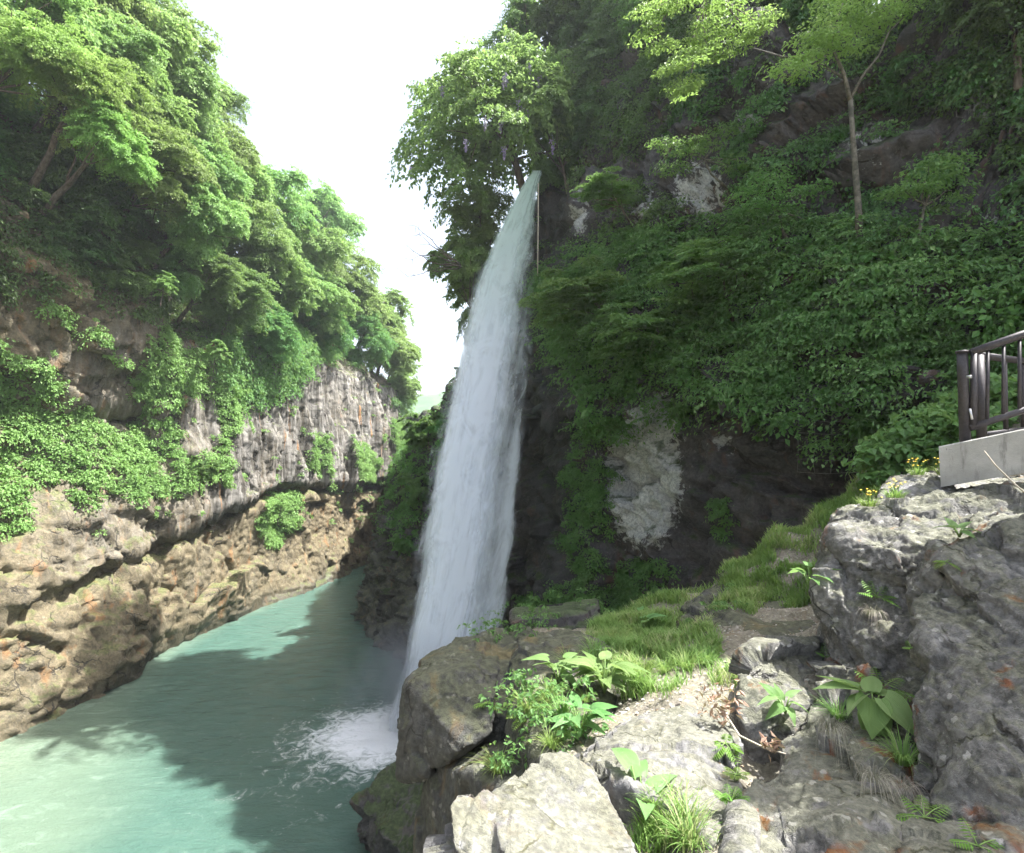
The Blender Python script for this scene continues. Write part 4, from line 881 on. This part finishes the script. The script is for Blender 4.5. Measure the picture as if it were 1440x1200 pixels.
def hosta(name, label, base, leaves, group, nm_cat='plant', seed=0):
    """leaves: (azimuth deg, length, width, rise deg, droop, petiole length)"""
    g = np.random.default_rng(400+seed); e = thing(name, label, nm_cat, base, group)
    VV=[];FF=[];UU=[];RR=[];n=0; mb = MB()
    for (az,Ln,W,rise,dr,pl) in leaves:
        V, Fc, uv = hosta_leaf(Ln, W, dr, g); a = R_(az); r = R_(rise)
        dirv = np.array([math.cos(a)*math.cos(r), math.sin(a)*math.cos(r), math.sin(r)])
        side = np.array([-math.sin(a), math.cos(a), 0]); up = np.cross(dirv, side)
        p0 = np.zeros(3); p1 = np.array([math.cos(a)*.45, math.sin(a)*.45, .9])*pl
        mb.tube(np.array([p0, p1*.55+np.array([0,0,.06])*pl, p1])+base, [.007,.006,.005], 6)
        tw = g.normal()*.25; side2 = side*math.cos(tw)+up*math.sin(tw); up2 = np.cross(dirv, side2)
        VV.append(p1 + V[:,:1]*dirv + V[:,1:2]*side2 + V[:,2:]*up2*1.0 ); FF.append(Fc+n); UU.append(uv); RR.append(np.full(len(Fc), g.random())); n += len(V)
    me = np_mesh('foliage', np.concatenate(VV), np.concatenate(FF), M['leaf_hosta'], True, fattrs={'rnd':np.concatenate(RR)}, uv=np.concatenate(UU))
    link('foliage', me, e); mb.build('stem', M['stem'], e, base); return e
def fern(name, label, base, fronds, group, seed=0, mat='leaf_fern', cat='fern', lw=.28):
    g = np.random.default_rng(450+seed); e = thing(name, label, cat, base, group); parts = []; mb = MB()
    for (az,Ln,rise,arch) in fronds:
        a = R_(az); t = np.linspace(0,1,11); h = np.array([math.cos(a), math.sin(a), 0])
        P = h*Ln*(t*math.cos(R_(rise)))[:,None] + np.array([0,0,1.])*(Ln*(t*math.sin(R_(rise))-arch*t**2))[:,None]
        mb.tube(P+base, np.linspace(.004,.0015,11), 5)
        tt = np.repeat(np.linspace(.25,1.,8),2); sgn = np.tile([1,-1],8)
        c = np.stack([np.interp(tt,t,P[:,k]) for k in range(3)],1); side = np.array([-math.sin(a),math.cos(a),0])
        A = side*sgn[:,None]*.9 + h*.55 - np.array([0,0,.25]); ln = Ln*lw*np.sin(np.pi*np.clip(tt*.85+.15,0,1))**.7+.01
        V, Fc = leaf_quads(c+nrm(A)*ln[:,None]*.5, A, np.tile([0,0,1.],(16,1))+g.normal(size=(16,3))*.2, ln, ln*.30, .06)
        parts.append((V,Fc,np.clip(g.random()*.5+g.random(16)*.5,0,1)))
    me = leaf_mesh('foliage', parts, M[mat]); link('foliage', me, e); mb.build('stem', M['stem'], e, base); return e
def B(px,py,dm=99,fall=5.):
    h = hit(px,py,dmax=dm); return h if h is not None else at(px,py,fall)
HG = 'hosta plants on the rocks'
b = B(1222,1004); b = b + np.array([-.03,-.10,.03])
hosta('hosta', 'big hosta with heart-shaped ribbed leaves on the shaded boulder', b, [(-122,.27,.24,-36,.22,.15),(-60,.28,.25,-32,.22,.16),(172,.30,.16,12,.30,.20),(158,.28,.15,28,.25,.18),(-92,.23,.18,-58,.2,.06),(205,.25,.17,-5,.3,.17),(60,.24,.15,25,.3,.16),(-145,.2,.16,-50,.2,.05),(20,.22,.14,10,.4,.15)], HG, seed=1)
hosta('hosta', 'small hosta in the notch of the grey block', B(1100,1000)+np.array([0,-.05,0]), [(190,.17,.10,15,.5,.13),(215,.16,.10,0,.7,.08),(150,.15,.09,45,.3,.13),(30,.15,.09,30,.4,.13),(-20,.14,.09,5,.7,.10),(-80,.12,.09,0,.8,.06),(100,.13,.08,60,.2,.10)], HG, seed=2)
hosta('hosta', 'young hosta with upright leaves growing high on the big boulder', B(1345,755)+np.array([0,-.03,0]), [(170,.15,.08,20,.4,.08),(20,.14,.08,35,.3,.08),(-90,.12,.07,10,.6,.05),(100,.12,.07,50,.2,.08),(-30,.13,.07,10,.5,.07)], HG, seed=3)
for i,(px,py,lab,k) in enumerate([(850,975,'sunlit pale hosta clump beside the gravel patch',30),(785,960,'sunlit hosta at the lip of the ledge among arching grass',13),(815,1035,'sunlit hosta low on the ledge edge next to the near boulders',14),(1140,830,'leafy hosta at the foot of the grassy slope',7),(905,885,'hosta in half shade behind the grass',5),(905,1155,'broad-leaved hosta in the cleft between the two sunlit rocks',5)]):
    g = np.random.default_rng(600+i); sz = [.23,.20,.19,.17,.22,.21][i]
    L_ = [(g.random()*360, sz*(.8+.5*g.random()), sz*(.50+.15*g.random()), 5+40*g.random(), .3+.6*g.random(), sz*(.5+.9*g.random())) for _ in range(k)]
    hosta('hosta', lab, B(px,py), L_, HG, seed=10+i)
FG = 'ferns and leafy sprigs on the rocks'
fern('fern', 'fresh green fern standing behind the big hosta', B(1240,985)+np.array([0,0,.08]), [(180,.26,25,.25),(150,.24,45,.25),(20,.26,30,.3),(-20,.24,10,.3),(-60,.22,15,.35),(80,.2,60,.2),(210,.22,20,.3)], FG, 1)
fern('fern', 'fern on the dark rock below the big hosta', B(1300,1150), [(180,.16,15,.3),(20,.2,25,.3),(-20,.18,10,.4),(120,.14,40,.2),(60,.16,40,.3)], FG, 2)
fern('fern', 'fern sprig at the bottom edge of the big boulder', B(1375,1190,3.5,3.), [(180,.14,25,.3),(10,.18,20,.3),(-40,.14,5,.4),(90,.14,50,.2)], FG, 3)
fern('fern', 'leafy sprig above the hanging dry grass on the big boulder', B(1232,840), [(180,.18,30,.3),(140,.2,60,.2),(30,.22,45,.25),(0,.2,15,.3),(90,.18,70,.2),(-40,.18,5,.5)], FG, 4)
fern('fern', 'tiny sprig in a crack of the big boulder', B(1282,912), [(180,.07,20,.3),(20,.09,30,.3),(90,.07,50,.2)], FG, 5)
fern('fern', 'leafy sprig in the crack between block and big boulder', B(1163,925), [(170,.12,40,.3),(80,.16,70,.2),(20,.12,30,.3),(-60,.14,-20,.5),(-90,.16,-50,.3)], FG, 6)
fern('fern', 'bushy green sprig at the foot of the sunlit rock hump', B(1028,1130), [(g0*45., .13, 35+15*(g0%3), .3) for g0 in range(9)], FG, 7)
fern('fern', 'small fern on the sunlit rock edge below the dead twig', B(1035,1090), [(g0*60., .10, 25, .3) for g0 in range(6)], FG, 8)
fern('fern', 'broad green leaves below the young hosta on the big boulder', B(1330,790), [(180,.1,20,.4),(200,.12,0,.4),(20,.1,30,.3),(-60,.1,-10,.4)], FG, 9)
fern('fern', 'fern on the dark face of the ledge', B(685,990), [(g0*55., .22, 10+20*(g0%3), .5) for g0 in range(7)], FG, 10)
fern('fern', 'lower fern on the dark face of the ledge', B(735,1010), [(g0*60., .18, 15+15*(g0%2), .5) for g0 in range(6)], FG, 11)
fern('fern', 'leafy sprig under the small hosta beside the dead twig', B(1020,1045), [(180,.14,10,.5),(210,.14,-10,.4),(-20,.12,5,.5),(-70,.13,-20,.4),(60,.1,40,.3)], FG, 12, lw=.5)
# grass tufts
TG = 'arching grass tufts'
tufts = [(850,950,'tall sunlit tuft in the middle of the ledge greenery'),(890,965,'sunlit tuft at the front edge of the meadow patch'),(745,1000,'tuft trailing over the dark ledge face, farthest down'),(995,935,'small tuft alone on the pale gravel'),(800,935,'grass tuft rising at the corner of the ledge'),(835,925,'tall arching tuft behind the sunlit hosta clump'),(870,935,'sunlit tuft directly right of the tall arching one'),(905,950,'sunlit tuft on the gravel edge, left of the shaded tuft'),(935,945,'shaded arching tuft at the end of the gravel patch'),(965,940,'arching tuft in front of the brown mound'),(770,985,'grass tuft hanging over the dark ledge face'),(790,1015,'grass tuft over the ledge beside the low hosta'),(775,1050,'lowest tuft hanging over the ledge, beside the near boulder'),(865,905,'half-shaded tuft near the back of the ledge'),(925,910,'shaded tuft before the mossy rock'),(945,1170,'sunlit tuft in the cleft between the two sunlit rocks'),(920,1130,'tuft at the upper end of the rocky cleft'),(975,1190,'tuft at the bottom edge of the picture, right of the cleft'),(1265,1010,'grass tuft just right of the big hosta'),(1180,1010,'grass tuft just left of the big hosta'),(1215,1070,'grass tuft under the big hosta leaves'),(1270,1070,'grass tuft beside the rust-stained face'),(825,985,'tuft in front of the sunlit hosta clump'),(700,1085,'sparse tuft behind the near boulder on its shaded side')]
for i,(px,py,lab) in enumerate(tufts):
    h = B(px,py); e = thing('grass_tuft', lab, 'grass tuft', h, TG); s = (.75 if i<14 else .55)*(1+.3*math.sin(i*3.1)); link('blades', TUFT[i%3], e, (0,0,-.02), (0,0,i*1.7), (s,s,s))
for i,(px,py,lab,s) in enumerate([(1225,872,'grey dry grass hanging on the big boulder under the leafy sprig',.62),(1165,1035,'dry grass hanging down left of the big hosta',.75),(1225,1105,'dry grass hanging below the big hosta',.7),(1265,1115,'thin dry grass beside the dark cleft below the big hosta',.5),(825,960,'straw-coloured dead grass behind the ledge hosta',.4)]):
    h = B(px,py); e = thing('dry_grass_tuft', lab, 'dry grass', h+np.array([0,-.03,.05]), 'hanging dry grass'); link('blades', DRY[i%2], e, (0,0,0), (0,0,.2*i), (s,s,s))
# grass and ground cover sheets
def scatter_grass(name, polys, dens, L, seed, mat='grass', surf=None, dmax=14, even=.12):
    g = np.random.default_rng(seed); V = SV if surf is None else surf; px, py = project(V); m = np.zeros(len(V), bool)
    for p in polys: m |= inpoly(px+12*perlin(V*2), py+12*perlin(V*2+9), p)
    m &= V[:,1] > 1.2
    fl_ = np.flatnonzero(m); wgt = np.clip(even+1.6*perlin(V[fl_]*3.1+5)+.8*perlin(V[fl_]*1.1), .03, 1); idx = g.choice(fl_, dens, p=wgt/wgt.sum()); C = V[idx]+g.normal(size=(dens,3))*np.array([.03,.03,0]); parts = []
    segs = 4; th = g.random(dens)*6.283; Ls = L*(.5+.8*g.random(dens))*(.6+.8*np.clip(.5+perlin(C*2.2),0,1)); out = np.stack([np.cos(th),np.sin(th),0*th],1); t = np.linspace(0,1,segs)
    P = C[:,None]+out[:,None]*(Ls*.55)[:,None,None]*(t**1.5)[None,:,None]+np.array([0,0,1.])*(Ls[:,None]*(t-.3*t**2.5)[None])[...,None]
    side = np.stack([-np.sin(th),np.cos(th),0*th],1); wd = (.0035+.002*g.random(dens))[:,None]*(1-.95*t[None]**2)*np.maximum(1,C[:,1]/5)[:,None]
    Vv = np.stack([P-side[:,None]*wd[...,None],P+side[:,None]*wd[...,None]],2).reshape(-1,3); o = (np.arange(dens)*segs*2)[:,None]+np.arange(segs-1)[None]*2
    Fc = np.stack([o,o+1,o+3,o+2],-1).reshape(-1,4)
    tag(link(name, np_mesh(name, Vv, Fc, M[mat], False, fattrs={'rnd':np.repeat(np.clip(.5+perlin(C*1.5)+.2*g.normal(size=dens),0,1),segs-1)})), kind='stuff')
scatter_grass('slope_grass', [[(1360,570),(1240,610),(1170,690),(1070,760),(970,820),(1000,865),(1150,850),(1190,800),(1260,700),(1360,670)],[(850,840),(985,830),(1000,905),(840,895)]], 46000, .19, 902, even=.55)
scatter_grass('grass', [[(830,890),(950,880),(975,915),(960,965),(930,985),(870,975),(830,940)],[(990,945),(1050,935),(1060,962),(1000,968)],[(870,1100),(930,1110),(1000,1200),(900,1210)],[(960,900),(1000,880),(1010,930),(960,940)]], 24000, .20, 901)
BIGR = np.concatenate([ROCK[k][0] for k in ('ledge','mossy','backblock','mound')]); BIGN = np.concatenate([ROCK[k][1] for k in ('ledge','mossy','backblock','mound')])
cover('moss_plants', BIGR, BIGN, [[(660,960),(860,960),(850,1060),(700,1090)],[(600,960),(660,930),(690,1000),(660,1040),(640,1000)],[(640,905),(720,860),(845,850),(850,875),(700,890)],[(940,840),(1080,790),(1080,860),(960,900)]], [], 620, .09, 16, .05, M['leaf_rcover'], 21, jitter=6, lift=.03, thin=.05)
cover('slope_plants', SV, np.tile([0,0,1.],(len(SV),1)), [[(1440,540),(1330,580),(1240,625),(1200,690),(1290,660),(1345,640),(1440,600)]], [], 900, .22, 18, .13, M['leaf_rcover'], 22, jitter=6, lift=.15, wr=.85)
def gravel():
    g = np.random.default_rng(55); px, py = project(SV); m = np.zeros(len(SV), bool)
    for p in ([(870,930),(1060,920),(1070,1010),(1000,1060),(860,1000)], [(960,840),(1170,830),(1160,920),(960,930)], [(860,1090),(1080,1040),(1100,1200),(860,1200)], [(800,1000),(880,990),(880,1060),(800,1070)]): m |= inpoly(px, py, p)
    n = 5200; idx = g.choice(np.flatnonzero(m), n); C = SV[idx]+g.normal(size=(n,3))*np.array([.03,.03,0])
    O = np.array([[1,0,0],[0,1,0],[-1,0,0],[0,-1,0],[0,0,.7],[0,0,-.7],[.6,.6,.45],[-.6,.6,.4],[-.6,-.6,.45],[.6,-.6,.4]])
    T = np.array([[0,6,4],[6,1,4],[1,7,4],[7,2,4],[2,8,4],[8,3,4],[3,9,4],[9,0,4],[0,5,1],[1,5,2],[2,5,3],[3,5,0],[0,1,6],[1,2,7],[2,3,8],[3,0,9]])
    sz = .006+.022*g.random(n)**4; a = g.random(n)*6.28; ca, sa = np.cos(a), np.sin(a)
    Q = O[None]*(sz[:,None]*(.7+.6*g.random((n,10))))[...,None]
    V = np.stack([Q[...,0]*ca[:,None]-Q[...,1]*sa[:,None]*.8, Q[...,0]*sa[:,None]+Q[...,1]*ca[:,None]*.8, Q[...,2]*.8], -1)+C[:,None]
    Fc = (T[None]+(np.arange(n)*10)[:,None,None]).reshape(-1,3)
    tag(link('gravel', np_mesh('gravel', V.reshape(-1,3), Fc, M['gravel'], False, fattrs={'rnd':np.repeat(g.random(n),16)})), kind='stuff')
    n = 900; idx = g.choice(np.flatnonzero(m), n); C = SV[idx]+np.array([0,0,.008])+g.normal(size=(n,3))*np.array([.03,.03,.002])
    V, Fc = leaf_quads(C, g.normal(size=(n,3))*np.array([1,1,.2]), g.normal(size=(n,3))*.4+np.array([0,0,1]), .02+.03*g.random(n), .008+.014*g.random(n), .2)
    tag(link('leaf_litter', np_mesh('leaf_litter', V, Fc, M['litter'], False, fattrs={'rnd':g.random(n)})), kind='stuff')
M['gravel'] = mat_leaf('gravel', (.26,.24,.21), (.52,.49,.44), trans=0., rough=.9, tree_var=0)
M['litter'] = mat_leaf('leaf_litter', (.16,.09,.05), (.42,.32,.22), trans=.1, rough=.8, tree_var=0)
gravel()
# yellow flowers
for i,(px,py,hgt,lab) in enumerate([(1258,700,.16,'yellow-flowered weed on the edge of the big boulder, second from the left'),(1222,712,.14,'leftmost yellow-flowered weed at the boulder edge'),(1290,668,.15,'yellow-flowered weed behind the flat slab'),(1330,668,.17,'yellow-flowered weed against the concrete kerb')]):
    h = B(px,py,fall=6.1); e = thing('flowering_weed', lab, 'plant', h, 'yellow flowering weeds'); g = np.random.default_rng(700+i); mb = MB(); fl = MB(); parts = []
    for k in range(14):
        tip = np.array([g.normal()*.05, g.normal()*.05, hgt*(.6+.6*g.random())]); mb.tube(np.array([np.array([g.normal()*.02,g.normal()*.02,0]), tip*np.array([.4,.4,.6]), tip])+h, [.003,.0025,.002], 5)
        c = h+tip; th = np.arange(6)*math.pi/3
        fl.add(np.vstack([c+np.array([0,0,.004])]+[[c+np.array([math.cos(a)*.013, math.sin(a)*.013, .008*(j%2)])] for j,a in enumerate(th)]), [(0,1+j,1+(j+1)%6) for j in range(6)])
    mb.build('stem', M['stem'], e, h); fl.build('blossoms', M['yellow'], e, h)
    link('blades', SHORT[i%2], e, (0,0,0), (0,0,i), (.8,.8,.8))
# dead twig with brown leaves, and the pale stalk below the railing
mb = MB(); tw = [B(1012,1000)+np.array([0,0,.05]), at(1040,1035,4.35), at(1075,1052,4.2), at(1110,1062,4.15)]; mb.tube(tw, [.008,.008,.007,.005], 6)
base = tw[0]; e = thing('dead_twig', 'fallen dead twig with curled brown leaves lying across the rocks', 'twig', base); mb.build('stick', M['twig'], e, base)
g = np.random.default_rng(31); C = np.concatenate([at(1018,990,4.6)+g.normal(size=(70,3))*np.array([.09,.05,.09]), at(1085,1050,4.15)+g.normal(size=(30,3))*.035]); V, Fc = leaf_quads(C-base, g.normal(size=C.shape), g.normal(size=C.shape), np.full(len(C),.07), np.full(len(C),.03))
link('withered_leaves', np_mesh('withered_leaves', V, Fc, M['dead_leaf'], False, fattrs={'rnd':g.random(len(C))}), e)
mb = MB(); mb.tube([at(1384,634,5.35),at(1400,655,5.3),at(1428,682,5.2),at(1450,700,5.15)], [.005,.007,.008,.008], 6); o = mb.build('straw_stalk', M['twig'], loc=at(1440,690,5.2)); tag(o, 'pale dry stalk leaning in front of the concrete kerb', 'stalk')

# ------------------------------------------------------------------ kerb and railing
def box_from(a, b, thick, h0, h1):
    """bevelled beam standing along a-b"""
    a = np.asarray(a); b = np.asarray(b); d = nrm((b-a)*np.array([1,1,0])); n = np.array([-d[1], d[0], 0]); c = .012
    prof = [(0,h0),(0,h1-c),(c,h1),(thick-c,h1),(thick,h1-c),(thick,h0)]
    V = [p + n*x + np.array([0,0,z]) for p in (a,b) for x,z in prof]; k = len(prof)
    return V, [(i,(i+1)%k,k+(i+1)%k,k+i) for i in range(k)]+[tuple(range(k))[::-1], tuple(range(k,2*k))]
a = at(1320,628,5.9); b_ = at(1440,603,5.45); ext = b_ + (b_-a)*1.6
mb = MB(); mb.add(*box_from(a, ext, .32, -.42, 0)); o = mb.build('concrete_kerb', M['concrete'], loc=a-np.array([0,0,.42]), smooth=False)
tag(o, 'weathered grey concrete kerb under the brown railing', 'kerb')
pb = at(1357,622,5.98); rail = thing('railing', 'dark brown metal railing on the concrete kerb at the right edge', 'railing', pb)
def bar(nm, pts, r, sides=12, mat='metal', par=rail):
    mb = MB(); mb.tube(pts, r, sides); return mb.build(nm, M[mat], par, pts[0])
post = bar('post', [at(1358,640,5.98), at(1354,520,5.98), at(1353,497,5.98)], .050, 16)
bar('cap', [at(1353,497,5.98), at(1353,494,5.98)], .062, 16, par=rail)
t0, t1 = at(1366,496,5.93), at(1440,470,5.85); t2 = t1+(t1-t0)*1.3; bar('top_rail', [t0,t1,t2], .042, 14)
l0, l1 = at(1364,602,5.93), at(1440,577,5.85); l2 = l1+(l1-l0)*1.3; bar('bottom_rail', [l0,l1,l2], .034, 14)
for k, f in enumerate([.06,.32,.62,.92,1.25,1.6]):
    p, q = l0+(l1-l0)*f, t0+(t1-t0)*f; bar('baluster', [p,q], .034 if k == 0 else .018, 10)
bar('post', [l2-np.array([0,0,.42]), t2+np.array([0,0,.06])], .058, 16)
bar('clamp', [at(1360,530,5.9), at(1366,530,5.86)], .018, 10, 'steel'); bar('clamp', [at(1364,575,5.9), at(1367,590,5.88)], .012, 10, 'steel')
r2b = at(1378,612,6.5); rail2 = thing('railing', 'second brown railing turning the corner behind the first', 'railing', r2b)
u0, u1 = at(1376,500,6.5), at(1440,508,7.2); u2 = u1+(u1-u0)*1.5; bar('top_rail', [u0,u1,u2], .042, 14, par=rail2)
d0, d1 = at(1380,612,6.5), at(1440,604,7.2); d2 = d1+(d1-d0)*1.5; bar('bottom_rail', [d0,d1,d2], .032, 14, par=rail2)
bar('post', [at(1381,625,6.5), at(1377,500,6.5)], .05, 14, par=rail2)
for f in (.55,.98,1.5): bar('baluster', [d0+(d1-d0)*f, u0+(u1-u0)*f], .026, 10, par=rail2)

# rockfall nets on the wall
def net(px0, px1, py0, py1, nx_, ny_, label, seed):
    g = np.random.default_rng(seed); dd = lambda x,y: (surf_depth(RV,RN,x,y,14) or 15)-.18
    base = at((px0+px1)/2, py1, dd((px0+px1)/2,py1)); mb = MB(); G = {}
    for i in range(nx_):
        for j in range(ny_):
            x = px0+(px1-px0)*i/(nx_-1)+g.normal()*1.0; y = py0+(py1-py0)*j/(ny_-1)+g.normal()*1.0+3*math.sin(i*.8); G[i,j] = at(x,y,dd(x,y))
    for i in range(nx_): mb.tube([G[i,j] for j in range(ny_)], .011, 5)
    for j in range(ny_): mb.tube([G[i,j] for i in range(nx_)], .011, 5)
    o = mb.build('rockfall_net', M['wire'], loc=base); tag(o, label, 'net', 'wire nets on the wall')
net(1122,1240,552,664,6,7,'sagging wire net over the bare dark wall left of the grassy slope',1)
net(1345,1412,100,165,5,5,'wire net pinned on the pale rock high up near the picture edge',2)

# ------------------------------------------------------------------ moist summer air
m, t = newmat('haze_air'); pv = t.n('ShaderNodeVolumePrincipled'); pv.inputs['Color'].default_value = (.88,.94,1,1); pv.inputs['Density'].default_value = .0005; pv.inputs['Anisotropy'].default_value = .2; t.out(None, pv.outputs[0])
bm = bmesh.new(); bmesh.ops.create_cube(bm, size=1); me = bpy.data.meshes.new('haze'); bm.to_mesh(me); bm.free(); me.materials.append(m)
tag(link('haze', me, loc=(0,150,37.5), scale=(3200,3300,105)), kind='stuff')
# ------------------------------------------------------------------ light, sky, camera
SUN_E, SUN_A = R_(61), R_(7)
S = Vector((math.cos(SUN_E)*math.cos(SUN_A), math.cos(SUN_E)*math.sin(SUN_A), math.sin(SUN_E)))
sl = bpy.data.lights.new('sun', 'SUN'); sl.energy = 5.0; sl.angle = R_(.53); sl.color = (1,.98,.94)
so = bpy.data.objects.new('sun', sl); COL.objects.link(so); so.rotation_euler = S.to_track_quat('Z','Y').to_euler()
w = bpy.data.worlds.new('World'); sc.world = w; w.use_nodes = True; t = w.node_tree; t.nodes.clear()
sky = t.nodes.new('ShaderNodeTexSky'); sky.sky_type = 'NISHITA'; sky.sun_disc = False; sky.sun_elevation = SUN_E; sky.sun_rotation = R_(90)-SUN_A
sky.air_density = 1.; sky.dust_density = 4.; sky.ozone_density = 1.
hs = t.nodes.new('ShaderNodeHueSaturation'); hs.inputs['Saturation'].default_value = .6
bg = t.nodes.new('ShaderNodeBackground'); bg.inputs[1].default_value = .13; ow = t.nodes.new('ShaderNodeOutputWorld')
t.links.new(sky.outputs[0], hs.inputs['Color']); t.links.new(hs.outputs[0], bg.inputs[0]); t.links.new(bg.outputs[0], ow.inputs[0])
cam = bpy.data.cameras.new('camera'); cam.sensor_width = 36; cam.lens = F/1440*36; cam.clip_end = 5000; cam.clip_start = .05
co = bpy.data.objects.new('camera', cam); COL.objects.link(co); co.rotation_euler = (R_(90)+PITCH, 0, 0); sc.camera = co
sc.view_settings.view_transform = 'Standard'; sc.view_settings.look = 'None'; sc.view_settings.gamma = 1; sc.view_settings.exposure = 1.85
sc.render.engine = 'CYCLES'; cy = sc.cycles; cy.max_bounces = 6; cy.diffuse_bounces = 3; cy.use_adaptive_sampling = True; cy.adaptive_threshold = .03; cy.glossy_bounces = 3; cy.transmission_bounces = 4; cy.transparent_max_bounces = 20; cy.use_denoising = True
cy.caustics_reflective = False; cy.caustics_refractive = False
